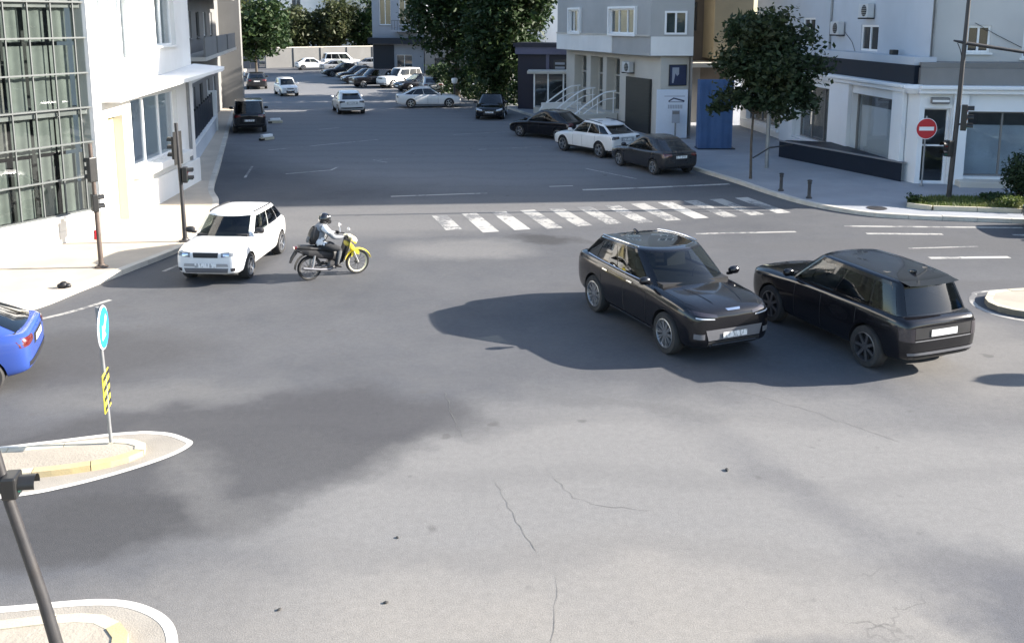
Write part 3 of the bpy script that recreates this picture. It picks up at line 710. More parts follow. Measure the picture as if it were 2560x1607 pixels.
        for s in (-1, 1):
            P2 = []
            for t in range(10):
                x = S['xc'] + .08 + (xf - .12 - S['xc'] - .08) * t / 9; y = s * (W * .84 - .05 * t / 9 - .16 * max(0, (t - 6) / 3)); h = bvh.ray_cast(Vector((x, y, 9)), Vector((0, 0, -1)))
                if h[0] is not None: P2.append(h[0])
            MB().tube(P2, .005, 5).build('bonnet_gap', PLASTIC, root)
    elif kind in ('suv', 'wagon', 'jeep', 'van'):
        F('grille', [(-.36 * wd, zn - .17), (.36 * wd, zn - .17), (.38 * wd, zn - .05), (-.38 * wd, zn - .05)], PLASTIC, 10, 3)
        both('headlight', .46 * wd, .90 * wd, zn - .16, zn - .05, zn - .12, zn - .02, LAMPG)
        both('headlight_reflector', .52 * wd, .70 * wd, zn - .14, zn - .07, zn - .13, zn - .06, CHROME, off=.012)
        F('bumper_trim', [(-.66 * wd, gc + .26), (.66 * wd, gc + .26), (.64 * wd, gc + .33), (-.64 * wd, gc + .33)], SILVERP, 12, 2, .012)
        F('lower_grille', [(-.62 * wd, gc + .10), (.62 * wd, gc + .10), (.66 * wd, gc + .22), (-.66 * wd, gc + .22)], BUMPERG, 12, 3)
        both('fog_light', .72 * wd, .84 * wd, gc + .14, gc + .22, gc + .15, gc + .23, LAMPD)
    elif kind == 'boxsuv':
        both('headlight', .55 * wd, .90 * wd, zn - .17, zn - .05, zn - .16, zn - .05, LAMPW)
        F('grille', [(-.5 * wd, zn - .18), (.5 * wd, zn - .18), (.5 * wd, zn - .05), (-.5 * wd, zn - .05)], PLASTIC, 10, 3)
    else:
        both('headlight', .48 * wd, .88 * wd, zn - .17, zn - .09, zn - .10, zn + .0, LAMPW)
        F('grille', [(-.42 * wd, gc + .12), (.42 * wd, gc + .12), (.46 * wd, gc + .30), (-.46 * wd, gc + .30)], PLASTIC, 10, 3)
        F('upper_grille', [(-.34 * wd, zn - .16), (.34 * wd, zn - .16), (.38 * wd, zn - .10), (-.38 * wd, zn - .10)], PLASTIC, 10, 2)
    if 'nofront' not in opt: F('number_plate', [(-.26, gc + .25), (.26, gc + .25), (.26, gc + .36), (-.26, gc + .36)] if kind != 'wagon' else [(-.26, gc + .24), (.26, gc + .24), (.26, gc + .34), (-.26, gc + .34)], plate or PLATE, 4, 2, .028)
    # tail
    if kind == 'boxsuv':
        both('tail_light', .70 * wd, .93 * wd, zt - .42, zt - .17, zt - .40, zt - .17, LAMPD, 'rear', .012)
        F('tail_panel', [(-.69 * wd, zt - .37), (.69 * wd, zt - .37), (.69 * wd, zt - .17), (-.69 * wd, zt - .17)], PLASTIC, 10, 3, .008, 'rear')
        F('tail_trim', [(-.69 * wd, zt - .415), (.69 * wd, zt - .415), (.69 * wd, zt - .395), (-.69 * wd, zt - .395)], CHROME, 10, 1, .012, 'rear')
        F('number_plate', [(-.29, zt - .34), (.29, zt - .34), (.29, zt - .22), (-.29, zt - .22)], plate or PLATE_B, 4, 2, .02, 'rear')
        F('bumper_trim', [(-.82 * wd, gc + .22), (.82 * wd, gc + .22), (.84 * wd, gc + .27), (-.84 * wd, gc + .27)], BUMPERG, 12, 2, .014, 'rear')
        F('lower_bumper', [(-.76 * wd, gc + .10), (.76 * wd, gc + .10), (.80 * wd, gc + .20), (-.80 * wd, gc + .20)], PLASTIC, 12, 2, .008, 'rear')
    else:
        both('tail_light', .52 * wd, .92 * wd, zt - .19, zt - .09, zt - .24, zt - .08, LAMPR if mat is not WHITEP else LAMPD, 'rear', .01)
        hi = zt - .24 if kind in ('hatch', 'sedan', 'coupe_suv') else zt - .40
        F('plate_recess', [(-.36, hi - .08), (.36, hi - .08), (.36, hi + .10), (-.36, hi + .10)], PLASTIC if mat is not WHITEP else SILVERP, 6, 2, .004, 'rear')
        F('number_plate', [(-.26, hi - .05), (.26, hi - .05), (.26, hi + .06), (-.26, hi + .06)], plate or PLATE, 4, 2, .016, 'rear')
        F('lower_bumper', [(-.78 * wd, gc + .13), (.78 * wd, gc + .13), (.82 * wd, gc + .30), (-.82 * wd, gc + .30)], PLASTIC, 12, 2, .008, 'rear')
    if 'rails' in opt:
        for s in (-1, 1):
            P = [Vector(g(q, 1.0, s)) + Vector((0, -s * .035, .045)) for q in [.27 + i * .04 for i in range(12)]]
            MB().tube(P, .017, 8).build('roof_rail', CHROME if 'chrome' in opt else PLASTIC, root, True)
    if 'chrome' in opt:
        for s in (-1, 1):
            P = [Vector(g(.27 + i * .0335, .075, s, .012)) for i in range(14)]; MB().tube(P, .013, 6).build('window_trim', CHROME, root, True)
            side = 'left' if s > 0 else 'right'; xa2, xb2 = xa - .52, xb + .5
            F('sill_trim', [(xb2, gc + .075), (xa2, gc + .075), (xa2, gc + .115), (xb2, gc + .115)], CHROME, 10, 1, .016, side)
    if 'spoiler' in opt:
        sp = MB(); e = [Vector(g(q, 1.0, s)) for q, s in [(.78, 1), (.86, 1), (.93, 1), (1, 1), (.93, -1), (.86, -1), (.78, -1)]]
        top = [p + Vector((.10, 0, .035)) for p in e]; bk = [p + Vector((-.17, 0, .005)) for p in e]; lo = [p + Vector((-.05, 0, -.035)) for p in e]
        n = len(e)
        sp.add(top + bk, [(i, i + 1, n + i + 1, n + i) for i in range(n - 1)]); sp.add(bk + lo, [(i, i + 1, n + i + 1, n + i) for i in range(n - 1)])
        link('spoiler', weld(sp.mesh('spoiler', mat)), root)
    if 'antenna' in opt:
        MB().lathe([(.05, 0), (.045, .03), (.02, .055), (.001, .06)], 10, lambda x, y, z: (S['xr1'] + .45 + x * 2 - z * 1.2, y * .7, S['H'] - .01 + z)).build('antenna_fin', mat, root, True)
    # a wiper and the driver's things are too small to read; the badge on the tail stays
    return root
make_car('car', 'crossover', BLACKP, (3.15, 18.5), (.394, -.919), 'glossy black crossover with chrome roof rails turning towards the camera in mid junction', 'car', None, ('chrome', 'rails', 'glassroof', 'antenna'), steer=.0)
make_car('car', 'boxsuv', BLACKP, (6.70, 17.68), (-.36, .933), 'big boxy black off-roader seen from behind with blank white number plate', 'car', None, ('spoiler', 'antenna', 'nofront'), rim=DKALLOY)
make_car('car', 'wagon', WHITEP, (-7.05, 23.2), (-.07, -.997), 'sunlit white SUV facing the camera beside the motorcycle rider', 'car', None, ('rails',))
make_car('car', 'coupe_suv', WHITEP, (3.95, 43.6), (-.55, .84), 'white crossover parked at the kerb between two dark cars, tail to the camera', 'car', 'cars parked by the stairs', ('rails', 'spoiler'))
make_car('car', 'hatch', GREYP, (5.9, 38.9), (-.42, .907), 'dark hatchback parked nearest the zebra crossing at the kerb corner', 'car', 'cars parked by the stairs', ())
make_car('car', 'hatch', BLACKP, (1.9, 49.6), (-.75, .66), 'black car parked half hidden behind the white crossover by the stairs', 'car', 'cars parked by the stairs', ())
make_car('car', 'sedan', BLACKP, (-1.3, 60.2), (-.05, -1), 'black saloon facing the camera under the big dark trees', 'car', None, ())
make_car('car', 'sedan', WHITEP, (-6.0, 67.0), (.985, .17), 'white saloon standing sideways across the side street in front of the trees', 'car', None, ())
make_car('car', 'hatch', WHITEP, (-11.1, 63.3), (-.30, .954), 'white hatchback driving away up the middle of the shaded side street', 'car', None, ('spoiler',))
make_car('car', 'jeep', BLACKP, (-14.9, 52.9), (-.276, .961), 'black square-backed off-roader parked along the kerb of the side street by the fence', 'car', None, ())
make_car('car', 'micro', WHITEP, (-18.7, 77.6), (.42, -.907), 'tiny white car coming down the far side street', 'car', None, ())
make_car('car', 'sedan', GREYP, (-23.3, 85.6), (-.276, .961), 'small dark car far up the side street by the shaded building', 'car', None, ())
make_car('car', 'sedan', SILVERP, (-20.5, 112), (.9, .43), 'silver car, farthest of the parked row by the pale wall', 'car', 'far parked row', ())
make_car('van', 'van', WHITEP, (-22.0, 121), (.9, .43), 'white van parked against the pale wall at the end of the street', 'van', None, ())
make_car('car', 'sedan', SILVERP, (-17.3, 118), (.95, .3), 'pale silver car beside the white van at the end of the street', 'car', 'far parked row', ())
make_car('car', 'hatch', BLACKP, (-16.0, 97), (-.9, -.43), 'black car in the middle of the far parked row', 'car', 'far parked row', ())
make_car('car', 'suv', BLACKP, (-12.8, 87.0), (-.86, -.5), 'black car, nearest of the far parked row', 'car', 'far parked row', ())
make_car('car', 'sedan', BLACKP, (-14.4, 91.8), (-.9, -.43), 'black saloon, second nearest of the far parked row', 'car', 'far parked row', ())
make_car('car', 'sedan', GREYP, (-18.6, 103.5), (-.9, -.43), 'dark grey saloon near the far end of the parked row', 'car', 'far parked row', ())
make_car('car', 'hatch', WHITEP, (-24.8, 117.0), (.9, .43), 'white hatchback parked at the pale wall beside the van', 'car', 'far parked row', ())
make_car('car', 'hatch', BLACKP, (-8.3, 82.5), (-.8, -.6), 'black hatchback squeezed behind the white off-roader and the trees', 'car', None, ())
make_car('car', 'jeep', WHITEP, (-10.3, 86.5), (-.75, -.66), 'white off-roader with dark windows parked below the blue-grey building', 'car', None, ('rails',))
make_car('car', 'hatch', SILVERP, (-6.9, 79.5), (-.2, .98), 'pale grey car parked behind the white saloon by the trees', 'car', None, ())
make_car('car', 'hatch', BLUEP, (-10.36, 15.15), (-.95, -.31), 'blue car cut off at the edge of the picture, only its tail showing', 'car', None, ())
make_car('car', 'sedan', GREYP, (17.75, 27.0), (-.99, .1), 'dark car just entering at the edge beside the grass strip', 'car', None, ())

# ================================================================== MOTORCYCLE AND RIDER
YELLOW = M('yellow bike plastic', (0.72, 0.60, 0.04), rough=0.3, var=0.06, coat=0.8)
CREAM = M('pale bike plastic', (0.70, 0.66, 0.45), rough=0.35, var=0.08, coat=0.6)
STEEL = M('bare steel', (0.50, 0.51, 0.53), rough=0.35, metal=0.85, var=0.1)
ENGINE = M('engine metal', (0.10, 0.10, 0.105), rough=0.5, metal=0.6, var=0.2)
SEATV = M('black seat vinyl', (0.014, 0.014, 0.015), rough=0.55, var=0.2, bump=0.1)
JACKET = M('grey jacket', (0.22, 0.23, 0.245), rough=0.9, var=0.12, scale=6, bump=0.25, bscale=25)
JWHITE = M('white jacket panel', (0.70, 0.71, 0.72), rough=0.85, var=0.06, scale=6, bump=0.2, bscale=25)
TROUSER = M('dark trousers', (0.022, 0.023, 0.026), rough=0.92, var=0.2, scale=6, bump=0.25, bscale=25)
TROUSERG = M('grey trouser leg', (0.10, 0.105, 0.11), rough=0.92, var=0.15, scale=6, bump=0.25, bscale=25)
SKIN = M('skin', (0.48, 0.30, 0.21), rough=0.6, var=0.06)
SHOE = M('black shoe', (0.015, 0.014, 0.014), rough=0.5, var=0.2)
HELM = M('black helmet shell', (0.008, 0.008, 0.009), rough=0.15, var=0.05, coat=1.0)
VISOR = M('visor', (0.55, 0.58, 0.6), rough=0.1, var=0.05, coat=1.0)
BIKE_POS = (-4.36, 22.14); BIKE_DIR = (.86, .51)
bike = empty('motorcycle', (*BIKE_POS, 0), math.atan2(BIKE_DIR[1], BIKE_DIR[0]), 'yellow and black underbone motorcycle ridden across the junction', 'motorcycle')
def bike_wheel(x, rim_mat, fat):
    r = .30; t = MB(); ax = lambda a, b, c: (a, c, b)
    t.lathe([(r - .055, -fat * .5), (r - .02, -fat * .62), (r, -fat * .25), (r, fat * .25), (r - .02, fat * .62), (r - .055, fat * .5), (r - .06, 0), (r - .055, -fat * .5)], 36, ax)
    w = t.build('wheel', RUBBER, bike, True); w.location = (x, 0, r)
    g = MB(); g.lathe([(r - .054, -fat * .42), (r - .075, -fat * .36), (r - .08, 0), (r - .075, fat * .36), (r - .054, fat * .42)], 36, ax)
    g.build('rim', rim_mat, w, True)
    sp = MB()
    for k in range(12):
        a = k * math.pi / 6; b = a + (.22 if k % 2 else -.22)
        sp.tube([(.035 * math.cos(b), .02 * (-1) ** k, .035 * math.sin(b)), ((r - .075) * math.cos(a), 0, (r - .075) * math.sin(a))], .006, 5)
    sp.build('spokes', ENGINE, w)
    h = MB().lathe([(.001, -.06), (.06, -.055), (.06, .055), (.001, .06)], 16, ax); h.build('hub', ENGINE, w, True)
bike_wheel(-.60, ENGINE, .10); bike_wheel(.62, CREAM, .085)
def tubes(name, mat, *ts):
    mb = MB()
    for pts, r in ts: mb.tube(pts, r, 8)
    return mb.build(name, mat, bike, True)
tubes('frame', PLASTIC, ([(.42, 0, .88), (.34, 0, .70), (.18, 0, .42), (-.10, 0, .34), (-.30, 0, .40)], .03), ([(-.10, .10, .60), (-.45, .11, .62), (-.85, .08, .74)], .018), ([(-.10, -.10, .60), (-.45, -.11, .62), (-.85, -.08, .74)], .018))
tubes('fork', STEEL, ([(.44, .075, .80), (.53, .08, .52), (.62, .075, .30)], .02), ([(.44, -.075, .80), (.53, -.08, .52), (.62, -.075, .30)], .02))
tubes('swing_arm', ENGINE, ([(-.12, .10, .33), (-.60, .10, .30)], .022), ([(-.12, -.10, .33), (-.60, -.10, .30)], .022))
tubes('shock_absorber', STEEL, ([(-.50, .13, .62), (-.56, .12, .34)], .03), ([(-.50, -.13, .62), (-.56, -.12, .34)], .03))
tubes('exhaust', DKALLOY, ([(.02, -.10, .30), (-.15, -.14, .24), (-.38, -.17, .27), (-.80, -.18, .36)], [.022, .025, .045, .05]) if False else ([(.02, -.10, .30), (-.15, -.14, .24), (-.38, -.17, .27), (-.60, -.175, .31), (-.82, -.18, .36)], .04))
en = MB(); en.lathe([(.001, -.11), (.10, -.10), (.115, 0), (.10, .10), (.001, .11)], 16, lambda a, b, c: (-.08 + a, c, .34 + b)); en.tube([(-.02, 0, .36), (.20, 0, .40)], [.075, .07], 10)
for k in range(5): en.lathe([(.001, -.004), (.095, -.004), (.095, .004), (.001, .004)], 12, lambda a, b, c, k=k: (.04 + k * .03 + c, a, .37 + k * .006 + b))
en.build('engine', ENGINE, bike, True)
def loft(secs, n=12):
    """secs: (x, z centre, half width, half height)"""
    mb = MB(); rows = []
    for (x, z, w, h) in secs:
        rows.append([(x, w * math.copysign(abs(math.cos(a)) ** .7, math.cos(a)), z + h * math.copysign(abs(math.sin(a)) ** .7, math.sin(a))) for a in [2 * math.pi * k / n for k in range(n)]])
    for i in range(len(rows) - 1): mb.add(rows[i] + rows[i + 1], [(j, (j + 1) % n, n + (j + 1) % n, n + j) for j in range(n)])
    mb.add(rows[0], [tuple(range(n))]); mb.add(rows[-1], [tuple(range(n))]); return mb
loft([(.12, .70, .08, .04), (.0, .735, .12, .05), (-.30, .755, .145, .055), (-.60, .80, .14, .06), (-.84, .845, .10, .05)]).build('seat', SEATV, bike, True)
loft([(.16, .50, .07, .13), (-.05, .58, .13, .14), (-.35, .63, .165, .12), (-.65, .70, .145, .095), (-.94, .79, .06, .04)]).build('side_panel', PLASTIC, bike, True)
ls = MB()
ls.grid(lambda a, b: (.36 + .06 * math.cos((a - .5) * 2.6) - .22 * (1 - b) ** 1.3 + .02, (.235 - .05 * abs(b - .55)) * math.sin((a - .5) * 2.6), .36 + .56 * b), 12, 8)
ls.build('leg_shield', CREAM, bike, True)
ls2 = MB(); ls2.grid(lambda a, b: (.33 + .05 * math.cos((a - .5) * 2.6) - .22 * (1 - b) ** 1.3 + .02, (.225 - .05 * abs(b - .55)) * math.sin((a - .5) * 2.6), .36 + .55 * b), 12, 8); ls2.build('inner_shield', PLASTIC, bike, True)
loft([(.60, .83, .06, .05), (.56, .86, .11, .085), (.46, .93, .135, .085), (.36, .99, .11, .05), (.30, 1.0, .06, .03)]).build('headlight_cowl', CREAM, bike, True)
MB().lathe([(.001, .03), (.05, .025), (.075, 0)], 14, lambda a, b, c: (.59 + c - b * .3, a, .865 + b)).build('headlight', LAMPW, bike, True)
loft([(.56, .60, .06, .04), (.50, .66, .14, .09), (.42, .74, .18, .10), (.33, .80, .14, .06)]).build('front_fairing', YELLOW, bike, True)
fm = MB(); fm.grid(lambda a, b: (.62 + .355 * math.cos(R(10 + 150 * a)) , .078 * math.sin((b - .5) * 3.0), .30 + .355 * math.sin(R(10 + 150 * a)) - .03 * (abs(b - .5) * 2) ** 2), 14, 6)
fm.grid(lambda a, b: (.45 + .20 * a, .066 - .002 * b, .52 + .1 * b - .22 * (a - .6) ** 2), 5, 3); fm.grid(lambda a, b: (.45 + .20 * a, -.066 + .002 * b, .52 + .1 * b - .22 * (a - .6) ** 2), 5, 3)
fm.build('front_mudguard', YELLOW, bike, True)
rm = MB(); rm.grid(lambda a, b: (-.60 + .36 * math.cos(R(60 + 120 * a)) , .075 * math.sin((b - .5) * 3.0), .30 + .36 * math.sin(R(60 + 120 * a))), 14, 6); rm.tube([(-.92, 0, .74), (-1.02, 0, .60), (-1.07, 0, .48)], [.05, .045, .03], 6)
rm.build('rear_mudguard', PLASTIC, bike, True)
loft([(-.90, .84, .06, .035), (-.96, .84, .055, .035)]).build('tail_light', LAMPR, bike, True)
tubes('handlebar', PLASTIC, ([(.38, 0, 1.0), (.33, .14, 1.03), (.24, .30, 1.02), (.20, .36, 1.01)], .014), ([(.38, 0, 1.0), (.33, -.14, 1.03), (.24, -.30, 1.02), (.20, -.36, 1.01)], .014))
for s in (1, -1):
    MB().tube([(.26, s * .27, 1.02), (.20, s * .37, 1.01)], .019, 8).build('grip', RUBBER, bike, True)
    m = MB(); m.tube([(.28, s * .22, 1.03), (.30, s * .28, 1.17)], .007, 6); m.lathe([(.001, -.012), (.055, -.01), (.06, 0), (.055, .012), (.001, .014)], 14, lambda a, b, c, s=s: (.30 + c, s * .30 + a * 1.15, 1.20 + b)); m.build('mirror', STEEL, bike, True)
    MB().lathe([(.001, -.03), (.028, -.02), (.028, .02), (.001, .03)], 8, lambda a, b, c, s=s: (.52 + a, s * .15 + c, .82 + b)).build('indicator', YELLOW, bike, True)
tubes('footrest', PLASTIC, ([(-.02, .24, .27), (-.02, -.24, .27)], .014))

# --- the rider: one skinned body
rider = empty('person', (*BIKE_POS, 0), math.atan2(BIKE_DIR[1], BIKE_DIR[0]), 'rider in grey and white jacket and black helmet sitting on the yellow motorcycle', 'person')
J = {'pelvis': ((-.34, 0, .88), .135), 'belly': ((-.345, 0, 1.0), .155), 'chest': ((-.305, 0, 1.17), .175), 'collar': ((-.25, 0, 1.29), .11), 'neck': ((-.225, 0, 1.345), .055), 'head': ((-.20, 0, 1.43), .085), 'crown': ((-.205, 0, 1.49), .075)}
E_ = [('pelvis', 'belly'), ('belly', 'chest'), ('chest', 'collar'), ('collar', 'neck'), ('neck', 'head'), ('head', 'crown')]
for s, t in ((1, 'L'), (-1, 'R')):
    J.update({'sh' + t: ((-.25, s * .20, 1.265), .085), 'ua' + t: ((-.15, s * .255, 1.15), .072), 'el' + t: ((-.06, s * .30, 1.045), .06), 'fa' + t: ((.07, s * .30, 1.035), .05), 'wr' + t: ((.165, s * .30, 1.035), .03), 'ha' + t: ((.215, s * .315, 1.035), .032),
              'hip' + t: ((-.30, s * .10, .84), .105), 'th' + t: ((-.12, s * .195, .79), .105), 'kn' + t: ((.09, s * .235, .73), .082), 'ca' + t: ((.045, s * .24, .54), .072), 'an' + t: ((-.01, s * .235, .345), .04), 'hl' + t: ((-.045, s * .24, .305), .038), 'to' + t: ((.13, s * .255, .295), .034)})
    E_ += [('collar', 'sh' + t), ('sh' + t, 'ua' + t), ('ua' + t, 'el' + t), ('el' + t, 'fa' + t), ('fa' + t, 'wr' + t), ('wr' + t, 'ha' + t), ('pelvis', 'hip' + t), ('hip' + t, 'th' + t), ('th' + t, 'kn' + t), ('kn' + t, 'ca' + t), ('ca' + t, 'an' + t), ('an' + t, 'hl' + t), ('an' + t, 'to' + t)]
keys = list(J); sk = bpy.data.meshes.new('skel'); sk.from_pydata([J[k][0] for k in keys], [(keys.index(a), keys.index(b)) for a, b in E_], [])
so = bpy.data.objects.new('skel', sk); COL.objects.link(so); so.modifiers.new('s', 'SKIN')
for i, k in enumerate(keys):
    sk.skin_vertices[0].data[i].radius = (J[k][1], J[k][1] * (1.18 if k in ('chest', 'belly', 'pelvis') else 1.0)); sk.skin_vertices[0].data[i].use_root = (k == 'pelvis')
ss = so.modifiers.new('d', 'SUBSURF'); ss.levels = 2; ss.render_levels = 2
dg = bpy.context.evaluated_depsgraph_get(); dg.update(); bm_ = bpy.data.meshes.new_from_object(so.evaluated_get(dg), depsgraph=dg); bpy.data.objects.remove(so)
fing = MB(); fing.v = [tuple(v.co) for v in bm_.vertices]; fing.f = [tuple(p.vertices) for p in bm_.polygons]; fing.mi = [0] * len(fing.f)
nbody = len(fing.f)
for s in (1, -1):                       # fingers curled over the grip, thumb under
    for k, (dy, ln) in enumerate(((-.038, .062), (-.013, .07), (.012, .066), (.035, .055))):
        y = s * (.315 + dy); x0 = .225
        fing.tube([(x0 - .01, y, 1.045), (x0 + .025, y, 1.052), (x0 + .045, y, 1.035), (x0 + .04, y, 1.035 - ln * .45), (x0 + .015, y, 1.03 - ln * .62)], [.012, .0115, .011, .010, .008], 6)
    fing.tube([(.20, s * .285, 1.02), (.215, s * .262, 1.0), (.24, s * .258, .992), (.26, s * .262, .995)], [.014, .013, .012, .009], 6)
bme = fing.mesh('body', [JACKET, JWHITE, TROUSER, TROUSERG, SKIN, SHOE], True, 60)
for p in bme.polygons:
    c = p.center; i = 0
    if p.index >= nbody: i = 5
    elif c.x > .17 and c.z > .95: i = 5
    elif c.z < .375: i = 5
    elif c.z < .90 and not (c.x < -.25 and c.z > .86): i = 3 if (c.z < .70 and abs(c.y) > .20 and c.x > .02) else 2
    elif c.z > 1.30 and math.hypot(c.x + .222, c.y) < .075: i = 4
    elif abs(c.y) > .17 and c.z > 1.17: i = 1
    elif c.z < 1.03 and c.x < -.2 and abs(c.y) > .09: i = 1
    p.material_index = i
link('body', bme, rider)
hm = MB(); hc = (-.195, 1.465)
hm.grid(lambda a, b: (hc[0] + (.150 + .012 * math.cos(2 * math.pi * a)) * math.cos(2 * math.pi * a) * math.sin(R(2 + 128 * b)),   .126 * math.sin(2 * math.pi * a) * math.sin(R(2 + 128 * b)), hc[1] + .143 * math.cos(R(2 + 128 * b))), 28, 14, wrap=True)
hel = link('helmet', weld(hm.mesh('helmet', HELM)), rider)
vz = MB(); vz.grid(lambda a, b: (hc[0] + .168 * math.cos((a - .5) * 2.2) * math.sin(R(72 + 30 * b)), .135 * math.sin((a - .5) * 2.2) * math.sin(R(72 + 30 * b)), hc[1] + .147 * math.cos(R(72 + 30 * b))), 14, 4); vz.build('visor', DKGLASS, hel, True)
vb = MB(); vb.grid(lambda a, b: (hc[0] + .173 * math.cos((a - .5) * 1.9) * math.sin(R(62 + 9 * b)), .137 * math.sin((a - .5) * 1.9) * math.sin(R(62 + 9 * b)), hc[1] + .150 * math.cos(R(62 + 9 * b))), 14, 2); vb.build('visor_band', VISOR, hel, True)
ch = MB(); ch.grid(lambda a, b: (hc[0] + (.172 + .012 * math.sin(math.pi * b)) * math.cos((a - .5) * 2.6), .13 * math.sin((a - .5) * 2.6), hc[1] - .055 - .06 * b), 14, 4); ch.build('chin_bar', HELM, hel, True)
bp = empty('backpack', (*BIKE_POS, 0), math.atan2(BIKE_DIR[1], BIKE_DIR[0]), 'black backpack worn by the motorcycle rider', 'backpack')
bpm = MB(); N = 14
def bpf(a, b):
    an = 2 * math.pi * a; z = .88 + .42 * b; k = math.sin(math.pi * min(1, max(0, .06 + .88 * b))) ** .45
    cx_ = -.51 + .09 * b; return (cx_ + .125 * k * math.copysign(abs(math.cos(an)) ** .6, math.cos(an)), .16 * k * math.copysign(abs(math.sin(an)) ** .6, math.sin(an)), z)
bpm.grid(bpf, 20, 10, wrap=True); bpm.build('bag', SEATV, bp, True)
for s in (1, -1): MB().tube([(-.40, s * .10, 1.24), (-.27, s * .12, 1.315), (-.145, s * .12, 1.24), (-.14, s * .13, 1.10), (-.25, s * .17, .97), (-.40, s * .12, .93)], .014, 6).build('strap', SEATV, bp, True)
MB().grid(lambda a, b: (-.635 + .075 * b - .02 * math.sin(math.pi * a) - .02 * math.sin(math.pi * b), -.10 + .2 * a, .94 + .15 * b), 6, 4).build('pocket', TROUSERG, bp, True)

# ================================================================== SIGNALS, SIGNS, POSTS
IRON = M('dark painted iron', (0.028, 0.028, 0.031), rough=0.5, var=0.2, scale=4, dirt=0.35, dirtcol=(0.10, 0.075, 0.055))
RUSTY = M('brown weathered steel', (0.085, 0.062, 0.05), rough=0.65, var=0.25, scale=5, dirt=0.4)
GALV = M('galvanised pole', (0.30, 0.31, 0.32), rough=0.45, metal=0.6, var=0.12, scale=5, dirt=0.3)
SIGBLUE = M('sign blue', (0.02, 0.27, 0.72), rough=0.35, var=0.04)
SIGWHITE = M('sign white', (0.80, 0.80, 0.80), rough=0.35, var=0.03)
SIGRED = M('sign red', (0.48, 0.02, 0.03), rough=0.35, var=0.05)
SIGYEL = M('sign yellow', (0.78, 0.66, 0.06), rough=0.35, var=0.04)
SIGBLK = M('sign black', (0.02, 0.02, 0.02), rough=0.4, var=0.1)
LENSR = M('dark red lens', (0.10, 0.01, 0.01), rough=0.15, var=0.05); LENSG = M('dark green lens', (0.01, 0.07, 0.05), rough=0.15, var=0.05); LENSA = M('dark amber lens', (0.12, 0.05, 0.005), rough=0.15, var=0.05)
def post(root, pts, r, mat, base=True, n=12, name='pole'):
    mb = MB(); mb.tube(pts, r, n)
    mb.build(name, mat, root, True)
    if base:
        x, y, z = pts[0]; r0 = r[0] if hasattr(r, '__len__') else r
        b = MB(); b.lathe([(.001, .10), (r0 * 1.25, .10), (r0 * 1.5, .05), (r0 * 2.6, .03), (r0 * 2.6, -.01)], 12, lambda a, c, d: (x + a, y + c, z + d)); b.build('base_plate', mat, root, True)
def signal_head(root, x, y, z, rz, n=3, board=False, s=1.0, name='signal_head'):
    """lamp box facing local +x turned by rz, z is its bottom"""
    ca, sa = math.cos(rz), math.sin(rz); T = lambda a, b, c: (x + ca * a - sa * b, y + sa * a + ca * b, z + c)
    h = .30 * s; mb = MB(); mb.box(-.10 * s, .09 * s, -.15 * s, .15 * s, 0, n * h, T); hd = mb.build(name, SIGBLK, root, bevel=.02)
    for k in range(n):
        zc = (k + .5) * h; lm = (LENSG, LENSA, LENSR)[k if n == 3 else (0, 2)[k]]
        MB().lathe([(.001, .03), (.07 * s, .02), (.105 * s, 0)], 14, lambda a, b, c: T(.092 * s + c, a, zc + b)).build('lens', lm, hd, True)
        v = MB(); v.lathe([(.118 * s, 0), (.122 * s, .21 * s)], 14, lambda a, b, c: T(.09 * s + c, b, zc - a * 1.0 if False else zc + a), a0=R(-105), a1=R(105)); v.build('visor', SIGBLK, hd, True)
    if board: MB().box(-.115 * s, -.10 * s, -.27 * s, .27 * s, -.14, n * h + .14, T).build('backboard', SIGBLK, hd)
    return hd
# slim pole with crossing box by the glass wall
t = empty('traffic_light', (-10.21, 22.55, .12), 0, 'brown pedestrian signal pole on the sunny pavement in front of the glass wall', 'traffic light')
post(t, [(0, 0, 0), (-.02, 0, 1.4), (-.05, 0, 3.1)], [.062, .05, .045], RUSTY)
signal_head(t, -.03, -.02, 1.42, R(40), 2, s=.72); signal_head(t, -.05, 0.0, 2.15, R(150), 3, s=.68)
MB().box(-.10, -.045, -.07, .07, .72, .95).build('push_button', SIGRED, t, bevel=.01)
t = empty('traffic_light', (-9.07, 25.3, .12), 0, 'dark traffic light pole standing behind the white SUV with visored lamps', 'traffic light')
post(t, [(0, 0, 0), (-.02, 0, 1.5), (-.06, 0, 3.3)], [.065, .052, .05], IRON)
signal_head(t, .11, 0, 1.66, R(12), 2, s=.72); signal_head(t, -.12, .02, 2.3, R(-195), 3, board=True, s=.70)
# near leaning pole at the picture's edge
t = empty('traffic_light', (-4.38, 8.05, 0), 0, 'leaning black traffic light pole closest to the camera', 'traffic light')
post(t, [(0.08, 0, 0), (-.08, 0.02, 0.8), (-.32, .05, 1.75), (-.42, .07, 2.25)], [.06, .055, .05, .045], IRON)
signal_head(t, -.28, .05, 1.82, R(10), 1, s=.72); signal_head(t, -.56, .08, 1.84, R(175), 2, s=.75)
MB().box(-.42, -.28, .0, .10, 1.86, 1.96).build('bracket', IRON, t, bevel=.01)
